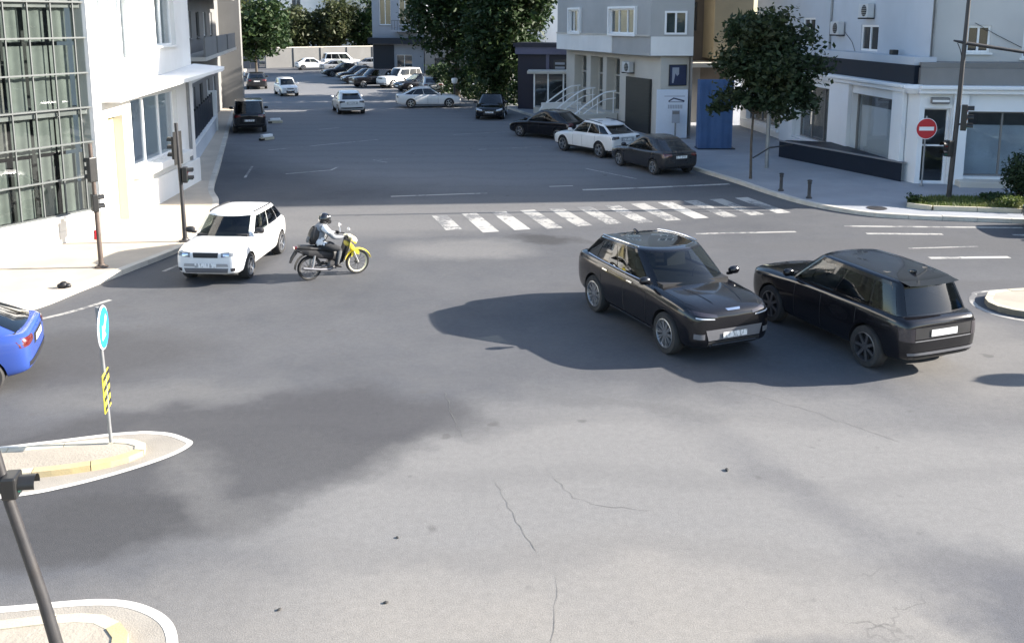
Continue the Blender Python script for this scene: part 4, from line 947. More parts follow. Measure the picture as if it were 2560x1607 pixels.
# keep-right and hazard sign on the median nose
t = empty('road_sign', (-5.87, 12.83, .11), 0, 'round blue arrow sign with yellow black striped panel on the median nose', 'road sign')
post(t, [(0, 0, 0), (-.02, 0, 1.0), (-.05, 0, 2.05)], .026, GALV, base=False)
na = math.atan2(.2, .97); ca, sa = math.cos(na), math.sin(na)
T = lambda a, b, c: (-.04 + ca * a - sa * b, sa * a + ca * b, c)
dsk = MB(); dsk.lathe([(.001, .012), (.31, .012), (.32, 0), (.31, -.012), (.001, -.012)], 32, lambda a, b, c: T(.05 + c, a, 1.74 + b)); dd = dsk.build('sign_disc', SIGWHITE, t, True)
MB().lathe([(.001, 0), (.295, 0)], 32, lambda a, b, c: T(.066, a, 1.74 + b)).build('blue_face', SIGBLUE, dd)
arr = MB(); rot = R(-45)
for q in ([(-.045, .20), (.045, .20), (.045, -.04), (-.045, -.04)], [(-.14, -.04), (.14, -.04), (0, -.22)]):
    arr.quad(*[T(.070, x * math.cos(rot) - y * math.sin(rot), 1.74 + x * math.sin(rot) + y * math.cos(rot)) for x, y in q])
arr.build('arrow', SIGWHITE, dd)
pn = MB(); pn.box(.02, .04, -.19, .19, .50, 1.08, T); pp = pn.build('hazard_panel', SIGYEL, t, bevel=.01)
for k in range(4):
    z = .52 + k * .15
    MB().quad(T(.043, -.185, z), T(.043, .185, z + .03 if k % 2 else z + .03), T(.043, .185, z + .105), T(.043, -.185, z + .075)).build('black_bar', SIGBLK, pp)
# sign whose shadow falls on the road at the picture's edge
t = empty('road_sign', (14.45, 15.95, .12), 0, 'round sign on a post beyond the picture edge, its oval shadow on the road', 'road sign')
post(t, [(0, 0, 0), (0, 0, 2.75)], .03, GALV, base=False)
MB().lathe([(.001, .012), (.30, .012), (.30, -.012), (.001, -.012)], 28, lambda a, b, c: (.05 + c, a, 2.45 + b)).build('sign_disc', SIGBLUE, t, True)
# no entry
t = empty('road_sign', (15.12, 34.0, .12), 0, 'red and white no entry sign on a grey pole before the shop door', 'road sign')
post(t, [(0, 0, 0), (0, 0, 2.6)], .03, GALV)
T = lambda a, b, c: (a, b, c)
dsk = MB(); dsk.lathe([(.001, .01), (.385, .01), (.385, -.01), (.001, -.01)], 36, lambda a, b, c: (a, -.045 - c, 2.14 + b)); dd = dsk.build('sign_disc', SIGWHITE, t, True)
MB().lathe([(.001, 0), (.365, 0)], 36, lambda a, b, c: (a, -.058, 2.14 + b)).build('red_face', SIGRED, dd)
MB().quad((-.27, -.062, 2.07), (.27, -.062, 2.07), (.27, -.062, 2.21), (-.27, -.062, 2.21)).build('white_bar', SIGWHITE, dd)
# tall mast with arm
t = empty('street_pole', (14.74, 31.02, .12), 0, 'tall dark signal mast with a long arm rising from the grass strip', 'street pole')
post(t, [(0, 0, 0), (.08, 0, 3.2), (.17, 0, 9.2)], [.085, .075, .055], IRON)
MB().tube([(-.25, 0, 5.38), (.14, 0, 5.30), (2.6, -.12, 4.92), (4.6, -.2, 4.7)], [.03, .06, .05, .04], 10).build('arm', IRON, t, True)
MB().tube([(-.12, 0, 5.30), (-.02, 0, 5.1), (.10, 0, 4.7)], .015, 6).build('brace', IRON, t, True)
signal_head(t, .30, 0, 2.42, R(-25), 3, s=.95); signal_head(t, -.16, -.02, 1.55, R(200), 2, s=.9)
MB().box(.02, .30, -.03, .03, 2.6, 2.66).build('bracket', IRON, t); 
for i, (x, y, lab) in enumerate(((9.41, 33.05, 'black iron bollard nearer the street tree at the zebra crossing'), (9.97, 31.62, 'black iron bollard at the pavement corner, the one farther from the tree'))):
    b = empty('bollard', (x + .25, y, .12), 0, lab, 'bollard', 'bollards at the corner')
    MB().lathe([(.105, 0), (.105, .04), (.07, .07), (.058, .12), (.055, .50), (.072, .52), (.072, .56), (.055, .58)], 16).build('shaft', IRON, b, True)
    MB().lathe([(.055, .58), (.085, .60), (.085, .635), (.05, .655), (.001, .66)], 16).build('cap', IRON, b, True)
# things lying about
for i, (x, y, rz, lab) in enumerate(((-14.3, 56.3, .3, 'white concrete wheel stop lying on the street by the parked off-roader'), (-12.75, 48.3, .9, 'small white concrete block on the street, the one nearer the junction'))):
    w = empty('wheel_stop', (x, y, 0), rz, lab, 'wheel stop', 'wheel stops on the street')
    MB().prism([(-.42, -.1), (.42, -.1), (.42, .1), (-.42, .1)], 0, .16).build('block', KERB_W, w, bevel=.03); MB().box(-.3, .3, -.13, .13, .16, .30).build('cap', SIGWHITE, w, bevel=.02); MB().box(-.425, -.2, -.104, .104, .01, .12).build('dark_band', SIGBLK, w)
bg_ = MB()
for k, (dx, r) in enumerate(((0, .10), (.10, .075), (-.07, .07))):
    bg_.grid(lambda a, b, dx=dx, r=r, k=k: (dx + r * math.cos(2 * math.pi * a) * math.sin(math.pi * b) * (1 + .12 * math.sin(7 * a * 6.28 + k)), r * math.sin(2 * math.pi * a) * math.sin(math.pi * b), r * .75 - r * .75 * math.cos(math.pi * b) * (1 + .1 * math.cos(5 * 6.28 * a))), 16, 8, wrap=True)
o = bg_.build('rubbish_bag', SEATV, None, True); o.location = (-10.3, 20.75, .12); tag(o, 'small black rubbish bag lying on the pavement edge', 'bag')
o = empty('stone_bollard', (-11.35, 18.95, .12), 0, 'grey round-headed stone post behind the blue car', 'bollard')
MB().lathe([(.16, 0), (.15, .45), (.13, .5)], 18).build('shaft', KERB, o, True); MB().lathe([(.001, .92), (.10, .89), (.19, .78), (.21, .69), (.19, .6), (.12, .52), (.11, .48)], 18).build('head', BUMPERG, o, True)

STONE = M('dark pebble', (0.05, 0.048, 0.045), rough=.8, var=.3, scale=20)
for k, (x, y, r, lab) in enumerate(((-1.36, 9.15, .02, 'dark pebble on the pale asphalt nearest the lower middle edge'), (-2.48, 9.03, .018, 'small dark pebble on the road left of the other one by the lower edge'), (3.0, 12.16, .026, 'small dark stone lying alone on the road in front of the black cars'), (-1.39, 10.44, .016, 'tiny dark stone at the edge of the darker asphalt'))):
    m = MB(); m.grid(lambda a, b: (r * 1.5 * math.cos(6.2832 * a) * math.sin(math.pi * b) * (1 + .2 * math.sin(13 * a + k)), r * math.sin(6.2832 * a) * math.sin(math.pi * b), r * .6 * (1 - math.cos(math.pi * b)) * (1 + .1 * math.sin(9 * a))), 10, 6, wrap=True)
    o = m.build('pebble', STONE, None, True); o.location = (x, y, 0.0); o.rotation_euler = (0, 0, k * .8); tag(o, lab, 'pebble', 'pebbles on the road')

# ================================================================== BUILDINGS
WHITEWALL = M('white render', (0.78, 0.77, 0.74), rough=0.85, var=0.04, scale=0.7, bump=0.12, bscale=50, dirt=0.4, dirtcol=(0.50, 0.47, 0.42))
WHITEPAINT = M('white shop paint', (0.78, 0.79, 0.80), rough=0.6, var=0.03, scale=0.8, dirt=0.3, dirtcol=(0.50, 0.50, 0.49))
PALEWALL = M('pale blue-grey render', (0.50, 0.53, 0.57), rough=0.85, var=0.05, scale=0.5, bump=0.12, bscale=40, dirt=0.45, dirtcol=(0.36, 0.38, 0.40))
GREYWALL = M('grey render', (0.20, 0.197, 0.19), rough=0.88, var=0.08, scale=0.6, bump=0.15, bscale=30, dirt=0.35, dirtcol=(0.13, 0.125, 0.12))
BEIGE = M('beige render', (0.55, 0.52, 0.46), rough=0.88, var=0.07, scale=0.6, bump=0.12, bscale=30, dirt=0.3, dirtcol=(0.36, 0.33, 0.28))
STONEG = M('oriel grey', (0.40, 0.395, 0.38), rough=0.85, var=0.06, scale=0.8, bump=0.1, bscale=40, dirt=0.25, dirtcol=(0.28, 0.27, 0.25))
BROWN = M('brown wall', (0.10, 0.085, 0.07), rough=0.85, var=0.12, scale=1, dirt=0.3)
OCHRE = M('ochre wall', (0.30, 0.26, 0.18), rough=0.85, var=0.08, scale=0.7, dirt=0.3, dirtcol=(0.28, 0.24, 0.17))
NAVY = M('navy panel', (0.010, 0.016, 0.028), rough=0.5, spec=.25, var=0.12, scale=1.5)
DKSHUT = M('dark shutter', (0.02, 0.021, 0.02), rough=0.5, var=0.15, scale=3)
BLUEFAB = M('blue banner cloth', (0.04, 0.09, 0.205), rough=0.75, var=0.10, scale=2.0, bump=0.15)
GREYSIGN = M('grey fascia', (0.20, 0.195, 0.19), rough=0.5, var=0.10, scale=0.8, dirt=0.3)
BLUEBLD = M('blue-grey render', (0.26, 0.28, 0.32), rough=0.85, var=0.08, scale=0.6, dirt=0.3, dirtcol=(0.17, 0.18, 0.2))
ALU = M('aluminium profile', (0.10, 0.11, 0.11), rough=0.6, metal=0.0, var=0.05)
UPVC = M('white window frame', (0.80, 0.80, 0.79), rough=0.4, var=0.03)
DKFRAME = M('dark window frame', (0.03, 0.032, 0.035), rough=0.4, var=0.1)
INTERIOR = M('dim interior', (0.30, 0.31, 0.31), rough=0.9, var=0.25, scale=1.2)
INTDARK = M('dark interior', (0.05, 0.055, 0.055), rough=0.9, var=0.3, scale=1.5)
CURTAIN = M('grey green curtain', (0.20, 0.225, 0.21), rough=0.9, var=0.15, scale=2)
CURTAIN2 = M('taupe curtain', (0.19, 0.19, 0.178), rough=0.9, var=0.15, scale=2)
YDOOR = M('yellowed door', (0.52, 0.46, 0.25), rough=0.6, var=0.12, scale=2)
ACWHITE = M('air conditioner casing', (0.55, 0.56, 0.56), rough=0.5, var=0.05, dirt=0.3, dirtcol=(0.35, 0.33, 0.3))
PRINTG = M('printed grey', (0.34, 0.37, 0.42), rough=0.5, var=0.05); PRINTN = M('printed navy', (0.03, 0.04, 0.09), rough=0.4, var=0.15, scale=5)
POSTER = M('white poster board', (0.66, 0.71, 0.78), rough=0.5, var=0.03)
BLIND = M('pale roller blind', (0.80, 0.81, 0.80), rough=.85, var=.05, scale=.8)
PALEROOM = M('pale showroom wall', (0.62, 0.66, 0.72), rough=.85, var=.08, scale=.8)
GL_GREEN = glassy('green office glass', (0.84, 0.88, 0.86), 0.70)
GL_SHOP = glassy('shop glass', (0.92, 0.94, 0.95), 0.92)
GL_WIN = M('window glass', (0.03, 0.036, 0.04), rough=0.04, var=0.2, scale=0.6, coat=1.0, spec=0.8)
def part_box(parent, name, mat, fr, u0, u1, d0, d1, z0, z1, bevel=0.0): return MB().box(u0, u1, d0, d1, z0, z1, fr).build(name, mat, parent, bevel=bevel)
def aircon(fr, u, d, z, label, wall=True):
    t = empty('air_conditioner', (0, 0, 0), 0, label, 'air conditioner', None); o = Vector(fr(u, d, z)); t.location = o
    f = lambda a, b, c: tuple(Vector(fr(u + a, d + b, z + c)) - o)
    MB().box(-.42, .42, .06, .36, 0, .58, f).build('casing', ACWHITE, t, bevel=.02)
    q = MB(); q.lathe([(.24, 0), (.22, .012), (.06, .012), (.001, .012)], 20, lambda a, b, c: f(-.10 + a, .362 + c, .29 + b)); q.build('fan_grille', DKSHUT, t, True)
    g = MB()
    for k in range(5): g.box(-.34, .14, .376, .382, .12 + k * .085, .13 + k * .085, f)
    g.build('grille_bars', ACWHITE, t)
    for a in (-.34, .34): MB().box(a - .02, a + .02, -.02, .40, -.06, -.002, f).build('bracket', DKFRAME, t)
    return t

# ---- white office building with a glass wall
ob = empty('office_building', (-12.5, 26, 0), 0, 'sunlit white office building with a green glass curtain wall', 'building')
ob.location = (0, 0, 0)
FG = FR((-14.75, 20.77), (-11.78, 26.05)); FW = FR((-11.75, 26.1), (-12.03, 35.3))
cols = [FG.L - .30 - i * .66 for i in range(9)]; cols = sorted(c for c in cols if c > 0); cols = [0.0] + cols + [FG.L]
rows = [.92 + i * .955 for i in range(8)]
for z in rows: MB().box(0, FG.L, -.03, .055, z - .02, z + .02, FG).build('transom', ALU, ob)
for u in cols[1:-1]: MB().box(u - .014, u + .014, -.028, .03, rows[0] + .026, rows[-1] - .026, FG).build('mullion', ALU, ob)
for i in range(len(cols) - 1):
    for k in range(len(rows) - 1):
        tilt = RND.uniform(-.006, .006); a, b, c, e = cols[i] + .02, cols[i + 1] - .02, rows[k] + .027, rows[k + 1] - .027
        MB().quad(FG(a, tilt, c), FG(b, -tilt, c), FG(b, -tilt + .003, e), FG(a, tilt - .002, e)).build('pane', GL_GREEN, ob)
for i in range(len(cols) - 1):               # curtains hang behind, some drawn aside
    for (z0, z1) in ((rows[0], rows[2] - .3), (rows[2] - .2, rows[5] - .2), (rows[5] - .1, rows[-1])):
        if RND.random() < .04: continue
        a, b = cols[i] + RND.uniform(0, .08), cols[i + 1] - RND.uniform(0, .12)
        MB().grid(lambda s, v: FG(a + (b - a) * s, -.22 + .02 * math.sin(s * 11 + i), z0 + (z1 - z0) * v), 16, 1).build('curtain', RND.choice([CURTAIN, CURTAIN, CURTAIN2]), ob, True)
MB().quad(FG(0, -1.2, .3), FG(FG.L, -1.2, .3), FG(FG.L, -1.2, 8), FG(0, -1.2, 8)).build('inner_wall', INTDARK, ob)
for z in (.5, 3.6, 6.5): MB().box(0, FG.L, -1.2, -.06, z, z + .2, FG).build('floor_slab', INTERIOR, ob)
w = MB(); w.box(-4, FG.L + .02, -.25, -.035, rows[-1] + .03, 13, FG); w.box(-4, FG.L, -.2, .0, 0, rows[0] - .03, FG); w.build('wall', WHITEWALL, ob)
part_box(ob, 'sill', WHITEWALL, FG, -.2, FG.L, -.02, .10, rows[0] - .09, rows[0] - .026)
for i in range(10):
    for k in range(2):
        part_box(ob, 'plinth_slab', M('plinth stone', (0.62, 0.60, 0.55), rough=.8, var=.12, scale=1.5, dirt=.35, dirtcol=(.4, .37, .32)), FG, .02 + i * .6, .61 + i * .6, .002, .03 + .004 * ((i + k) % 2), .13 + k * .345, .468 + k * .345)
op = [(1.05, 2.2, .12, 3.35), (2.9, 7.3, 1.55, 3.72), (.8, 3.7, 4.95, 7.0), (5.6, 7.6, 5.3, 7.0)]
w = MB(); wall_open(w, FW, 0, 9.2, 0, 13, op, .35); w.quad(FW(9.2, 0, 0), FW(9.2, -9, 0), FW(9.2, -9, 13), FW(9.2, 0, 13)); w.quad(FW(0, 0, 13), FW(9.2, 0, 13), FW(9.2, -9, 13), FW(0, -9, 13)); w.build('wall', WHITEWALL, ob)
MB().box(-.05, .30, -.3, .07, 0, 13.01, FW).build('corner_pier', WHITEWALL, ob)
dr = MB(); dr.box(1.06, 2.19, -.34, -.28, .12, 3.34, FW); d_ = dr.build('door', YDOOR, ob); MB().box(1.5, 1.62, -.279, -.27, .3, 3.0, FW).build('door_glass', GL_WIN, d_); MB().box(1.16, 1.4, -.279, -.27, .3, 3.0, FW).build('door_glass', GL_WIN, d_)
window(ob, FW, 2.9, 7.3, 1.55, 3.72, UPVC, GL_SHOP, d=-.2, nx=3)
MB().quad(FW(2.6, -1.3, 1.2), FW(7.6, -1.3, 1.2), FW(7.6, -1.3, 4), FW(2.6, -1.3, 4)).quad(FW(2.6, -1.3, 1.4), FW(7.6, -1.3, 1.4), FW(7.6, -.36, 1.4), FW(2.6, -.36, 1.4)).build('inner_wall', PALEROOM, ob)
window(ob, FW, .8, 3.7, 4.95, 7.0, UPVC, GL_SHOP, d=-.2, nx=4, back=BLIND, sill=WHITEWALL); window(ob, FW, 5.6, 7.6, 5.3, 7.0, UPVC, GL_SHOP, d=-.2, nx=2, sill=WHITEWALL, back=BLIND)
can = MB(); can.prism([(.7, 0.01), (9.5, .01), (9.5, 1.15), (8.9, 1.25), (.7, .55)], lambda u, d: 3.80 + .055 * u, lambda u, d: 4.02 + .055 * u - .10 * d, FW); can.build('canopy', WHITEWALL, ob)
part_box(ob, 'window_ledge', WHITEWALL, FW, 2.7, 7.8, .002, .32, 1.28, 1.52, .02); part_box(ob, 'base_course', WHITEWALL, FW, 2.3, 9.2, .003, .14, 0, 1.0, .02)
part_box(ob, 'drain_pipe', GALV, FW, 8.4, 8.5, .004, .10, 1.02, 3.9)

# ---- shaded grey block beyond it
gb = empty('apartment_block', (0, 0, 0), 0, 'shaded grey block with balconies behind the white office building', 'building')
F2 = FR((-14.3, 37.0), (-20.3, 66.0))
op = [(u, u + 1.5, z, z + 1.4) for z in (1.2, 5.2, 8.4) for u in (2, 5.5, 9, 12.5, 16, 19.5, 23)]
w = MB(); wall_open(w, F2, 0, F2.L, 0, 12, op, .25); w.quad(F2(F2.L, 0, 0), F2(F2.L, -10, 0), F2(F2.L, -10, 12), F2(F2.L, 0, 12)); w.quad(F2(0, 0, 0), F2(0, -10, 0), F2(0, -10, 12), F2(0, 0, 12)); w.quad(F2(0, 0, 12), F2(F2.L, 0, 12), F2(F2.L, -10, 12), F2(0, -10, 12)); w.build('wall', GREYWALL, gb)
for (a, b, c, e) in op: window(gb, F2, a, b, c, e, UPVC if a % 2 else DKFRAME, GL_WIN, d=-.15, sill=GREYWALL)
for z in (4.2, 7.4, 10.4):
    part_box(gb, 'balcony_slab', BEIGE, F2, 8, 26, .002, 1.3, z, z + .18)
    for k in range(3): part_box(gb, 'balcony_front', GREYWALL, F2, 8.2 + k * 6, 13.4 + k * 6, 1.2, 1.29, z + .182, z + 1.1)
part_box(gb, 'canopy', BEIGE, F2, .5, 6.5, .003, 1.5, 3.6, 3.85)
part_box(gb, 'end_column', GREYWALL, F2, F2.L - 1.2, F2.L + .1, .002, 1.4, 0, 12.02)
lw = empty('garden_wall', (0, 0, 0), 0, 'low pale wall topped by a dark fence along the side street pavement', 'wall')
F3 = FR((-13.0, 36.8), (-16.5, 51.5))
part_box(lw, 'wall', PALEWALL, F3, 0, F3.L, -.15, .15, 0, .85, .02); part_box(lw, 'coping', WHITEWALL, F3, -.05, F3.L + .05, -.2, .2, .853, .92, .01); part_box(lw, 'end_pier', WHITEWALL, F3, F3.L + .06, F3.L + .45, -.22, .22, 0, 2.3, .02)
for k in range(12): part_box(lw, 'fence_board', NAVY, F3, .3 + k * 1.2, 1.46 + k * 1.2, -.03, .03, .95, 2.15)
for k in range(13): part_box(lw, 'fence_post', DKFRAME, F3, .24 + k * 1.2, .30 + k * 1.2, -.04, .04, .921, 2.25)

# ---- end of the street
FARW = M('grey boundary render', (0.18, 0.18, 0.176), rough=.9, var=.1, scale=.5, dirt=.4, dirtcol=(.16, .155, .15))
fw = empty('boundary_wall', (0, 0, 0), 0, 'long pale grey wall closing the far end of the street', 'wall')
F4 = FR((-31.5, 120.5), (-15, 131)); part_box(fw, 'wall', FARW, F4, 0, F4.L, -.2, 0, 0, 2.5); part_box(fw, 'coping', BEIGE, F4, -.1, F4.L + .1, -.25, .06, 2.503, 2.62)
for k in range(6): part_box(fw, 'pier', FARW, F4, k * 3.7, k * 3.7 + .4, .003, .12, 0, 2.49)
fp = empty('fence', (0, 0, 0), 0, 'dark fence in the shade left of the pale wall', 'fence'); F4b = FR((-44, 112), (-32, 119.5))
for k in range(12): part_box(fp, 'board', NAVY, F4b, k * 1.18, k * 1.18 + 1.1, -.05, 0, 0, 2.2)
def block(label, p0, p1, h, depth, mat, wins, fmat=UPVC, side=1, gl=GL_WIN, d=-.15, nx=2, name='apartment_building', roof=None, extra=()):
    b = empty(name, (0, 0, 0), 0, label, 'building'); f = FR(p0, p1, side)
    w = MB(); wall_open(w, f, 0, f.L, 0, h, wins, .25)
    w.quad(f(f.L, 0, 0), f(f.L, -depth, 0), f(f.L, -depth, h), f(f.L, 0, h)); w.quad(f(0, 0, 0), f(0, -depth, 0), f(0, -depth, h), f(0, 0, h)); w.quad(f(0, -depth, 0), f(f.L, -depth, 0), f(f.L, -depth, h), f(0, -depth, h)); w.build('wall', mat, b)
    r = MB(); r.box(-.25, f.L + .25, -depth - .2, .25, h + .003, h + .3, f); r.build('roof', roof or BEIGE, b)
    for (a, bb, c, e) in wins: window(b, f, a, bb, c, e, fmat, gl, d=d, nx=nx, sill=mat if c > 1 else None)
    return b, f
wins = [(u, u + 1.5, z, z + 1.6) for z in (4.5, 7.8, 11.1, 14.4) for u in (3, 7, 11, 15, 19, 23, 27)]
block('far white apartment building in the sun behind the street-end trees', (-62, 150), (-31, 163), 20, 12, WHITEWALL, wins)
wins = [(u, u + 1.4, z, z + 1.5) for z in (3.5, 6.7, 9.9, 13) for u in (2, 5.5, 9, 12.5)]
block('far cream apartment building behind the trees beside the white one', (-30, 160), (-14, 156), 17, 10, BEIGE, wins)
wins = [(.8, 2.1, 5.6, 8.6), (3.0, 4.3, 5.6, 8.6), (.8, 2.1, 9.6, 12.0), (3.0, 4.3, 9.6, 12.0), (2.6, 4.4, .1, 2.6)]
b, f = block('blue-grey corner house with dark ground floor beyond the parked cars', (-14.3, 97), (-8.9, 95.2), 14, 10, BLUEBLD, wins)
part_box(b, 'shop_front', NAVY, f, -.1, f.L + .1, .01, .9, 3.7, 4.3); part_box(b, 'balcony_slab', BLUEBLD, f, 2.6, 5.2, .02, 1.0, 4.9, 5.1)
rl = MB()
for k in range(9): rl.box(2.65 + k * .3, 2.68 + k * .3, .93, .96, 5.11, 6.0, f)
rl.box(2.6, 5.15, .92, .97, 6.003, 6.05, f); rl.build('balcony_rail', DKFRAME, b)
part_box(b, 'ground_floor', NAVY, f, .1, 2.4, .012, .08, .02, 3.6)
block('low dark garage behind the big trees', (-8.6, 93), (-1, 91), 5, 8, GREYWALL, [(1, 3, 0.1, 2.4), (4.5, 6.5, .1, 2.4)], DKFRAME, name='garage')
block('pale tall house behind the big dark trees', (-6, 104), (9, 99), 17, 8, WHITEWALL, [(u, u + 1.4, z, z + 1.5) for z in (5, 8.3, 11.6) for u in (1.5, 5, 8.5, 12)])

# ---- stairs house with oriels
mh = empty('corner_house', (0, 0, 0), 0, 'beige corner house with overhanging upper floor and white oriel windows', 'building')
FM = FR((7.75, 49.0), (3.5, 60.5), -1); FE = FR((7.75, 49.0), (9.3, 49.4)); Lm = FM.L
gop = [(4.7, 6.4, .9, 4.0), (6.9, 8.6, .9, 4.0), (9.2, 11.0, .9, 4.0)]
w = MB(); wall_open(w, FM, 0, Lm, 0, 4.3, gop, .8); w.quad(FM(Lm, 0, 0), FM(Lm, -7, 0), FM(Lm, -7, 19), FM(Lm, 0, 19)); w.build('ground_floor_wall', BEIGE, mh)
for (a, b_, c, e) in gop: window(mh, FM, a, b_, c, e, BEIGE, GL_SHOP, d=-.6, nx=2, nz=3, bar=.09)
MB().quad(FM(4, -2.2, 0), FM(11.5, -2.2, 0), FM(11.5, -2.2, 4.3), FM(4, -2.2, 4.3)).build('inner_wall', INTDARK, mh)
FM2 = FM.shifted(.65); uop = [(1.62, 4.66, 5.4, 6.75), (8.7, 10.25, 5.4, 6.75), (1.62, 4.66, 8.6, 10.0), (8.7, 10.25, 8.6, 10.0)]
w = MB(); wall_open(w, FM2, 0, Lm, 4.305, 19, uop, .25); w.quad(FM2(Lm, 0, 4.305), FM2(Lm, -7, 4.305), FM2(Lm, -7, 19), FM2(Lm, 0, 19)); w.quad(FM2(0, 0, 19), FM2(Lm, 0, 19), FM2(Lm, -7, 19), FM2(0, -7, 19)); w.quad(FM2(0, 0, 4.305), FM2(Lm, 0, 4.305), FM2(Lm, -.65, 4.305), FM2(0, -.65, 4.305)); w.build('upper_wall', STONEG, mh)
part_box(mh, 'white_band', WHITEWALL, FM2, 4.4, Lm, .004, .05, 4.33, 5.3); part_box(mh, 'string_course', BEIGE, FM2, -.06, Lm, .052, .10, 5.303, 5.38)
for (a, b_, c, e) in uop:
    fo = MB()
    for (x0, x1, z0, z1) in ((a - .12, a, c - .12, e + .12), (b_, b_ + .12, c - .12, e + .12), (a, b_, c - .12, c), (a, b_, e, e + .12)): fo.box(x0, x1, .003, .16, z0, z1, FM2)
    o = fo.build('oriel_frame', UPVC, mh); window(mh, FM2, a, b_, c, e, UPVC, GL_SHOP, d=-.05, nx=3, bar=.09, back=CURTAIN2)
FE2 = FR(FM2(0, 0, 0)[:2], (9.35, 48.75)); eop = [(.7, 1.85, 5.4, 6.6), (.7, 1.85, 8.6, 9.9)]
w = MB(); wall_open(w, FE2, 0, FE2.L, 4.305, 19, eop, .2); w.quad(FE2(FE2.L, 0, 0), FE2(FE2.L, -10, 0), FE2(FE2.L, -10, 19), FE2(FE2.L, 0, 19)); w.build('end_wall', STONEG, mh)
for (a, b_, c, e) in eop: window(mh, FE2, a, b_, c, e, UPVC, GL_SHOP, d=.02, nx=2, bar=.1, back=CURTAIN)
w = MB(); wall_open(w, FE, 0, FE.L, 0, 4.3, [], 0); w.build('end_wall', BEIGE, mh); part_box(mh, 'white_band', WHITEWALL, FE2, .02, FE2.L, .004, .05, 4.33, 5.3)
sh = part_box(mh, 'roller_shutter', DKSHUT, FM, .9, 3.7, .01, .12, .02, 3.05)
for k in range(14): part_box(sh, 'slat', DKSHUT, FM, .96, 3.64, .121, .135, .1 + k * .205, .275 + k * .205)
part_box(mh, 'plinth', GREYWALL, FM, 3.75, Lm, .003, .1, 0, .5)
po = part_box(mh, 'wall_poster', DKFRAME, FE, .45, 1.45, .01, .06, 2.75, 3.85); part_box(po, 'picture', PRINTN, FE, .50, 1.40, .061, .068, 2.80, 3.80)
pg = MB(); pg.box(.62, 1.0, .069, .073, 2.9, 3.7, FE); pg.build('picture_panel', PRINTG, po); pg = MB(); pg.prism([(.7, 2.9), (1.2, 2.9), (1.15, 3.2), (1.0, 3.35), (.9, 3.25), (.8, 3.4)], .0741, .0745, lambda u, z, d: FE(u, d, z)); pg.build('silhouette', PRINTN, po)
aircon(FM, 3.3, .02, 3.3, 'outdoor air conditioner over the dark roller shutter of the beige house')
# steps, hand rails and the glazed porch
st = empty('entrance_stairs', (0, 0, 0), 0, 'pale stairs with curved white handrails leading into the beige house', 'stairs')
for k in range(6): part_box(st, 'step', BEIGE, FM, 5.0, 9.6, .105, 2.4 - k * .32, k * .16, k * .16 + .157)
part_box(st, 'cheek_wall', WHITEWALL, FM, 9.62, 9.9, .11, 2.7, 0, 1.15, .02)
part_box(st, 'cheek_wall', BEIGE, FM, 4.7, 4.98, .11, 2.7, 0, .9, .02)
for u in (9.75, 7.6, 4.85):
    P = [FM(u, .15, 2.15), FM(u, .9, 2.05), FM(u, 1.8, 1.55), FM(u, 2.6, .98), FM(u, 2.85, .7), FM(u, 2.7, .55)]
    h = MB().tube([tuple(p) for p in smooth_path(P, 6)], .045, 8).build('handrail', UPVC, st, True)
    MB().tube([tuple(p - Vector((0, 0, .4))) for p in smooth_path(P[:4], 6)], .03, 6).build('lower_rail', UPVC, h, True)
    for d_ in (.3, 1.3, 2.4): MB().tube([FM(u, d_, .2), FM(u, d_, 2.1 - .5 * max(0, d_ - .7))], .028, 6).build('baluster', UPVC, h)
pr = empty('glass_porch', (0, 0, 0), 0, 'small glazed porch with flat pale roof beside the stairs', 'porch')
FP = FR((1.4, 61.2), (4.3, 61.0))
part_box(pr, 'roof', BEIGE, FP, -.4, FP.L + .3, -1.6, .4, 2.7, 2.88, .02); part_box(pr, 'base', BEIGE, FP, 0, FP.L, -1.4, -.02, 0, .5)
for u in (0, .9, 1.9, FP.L - .1): part_box(pr, 'post', UPVC, FP, u, u + .1, -.1, 0, .5, 2.698)
for a, b_ in ((.1, .9), (1.0, 1.9), (2.0, FP.L - .1)): part_box(pr, 'pane', GL_SHOP, FP, a, b_, -.06, -.045, .52, 2.68)
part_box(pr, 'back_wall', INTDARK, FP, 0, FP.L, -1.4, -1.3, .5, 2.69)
# purple-blue shop behind it, under the tree
ks = empty('kiosk', (0, 0, 0), 0, 'dark indigo kiosk with a menu board under the trees', 'kiosk'); KF = FR((0.4, 64.2), (3.9, 63.2))
INDIGO = M('indigo paint', (0.014, 0.015, 0.032), rough=.5, var=.1); LILAC = M('lilac fascia', (0.12, 0.118, 0.18), rough=.5, var=.06)
part_box(ks, 'wall', INDIGO, KF, 0, KF.L, -2.2, 0, 0, 4.3); part_box(ks, 'fascia', LILAC, KF, -.1, KF.L + .1, .003, .35, 3.85, 4.35); part_box(ks, 'roof', INDIGO, KF, -.2, KF.L + .2, -2.3, .45, 4.352, 4.6)
mbd = part_box(ks, 'menu_board', DKFRAME, KF, 2.5, 3.4, .004, .06, 1.9, 3.5)
for k in range(5): part_box(mbd, 'menu_row', PRINTG, KF, 2.62, 3.28, .061, .066, 2.05 + k * .28, 2.2 + k * .28)
part_box(ks, 'pilaster', LILAC, KF, 2.0, 2.22, .004, .1, 0, 3.84)
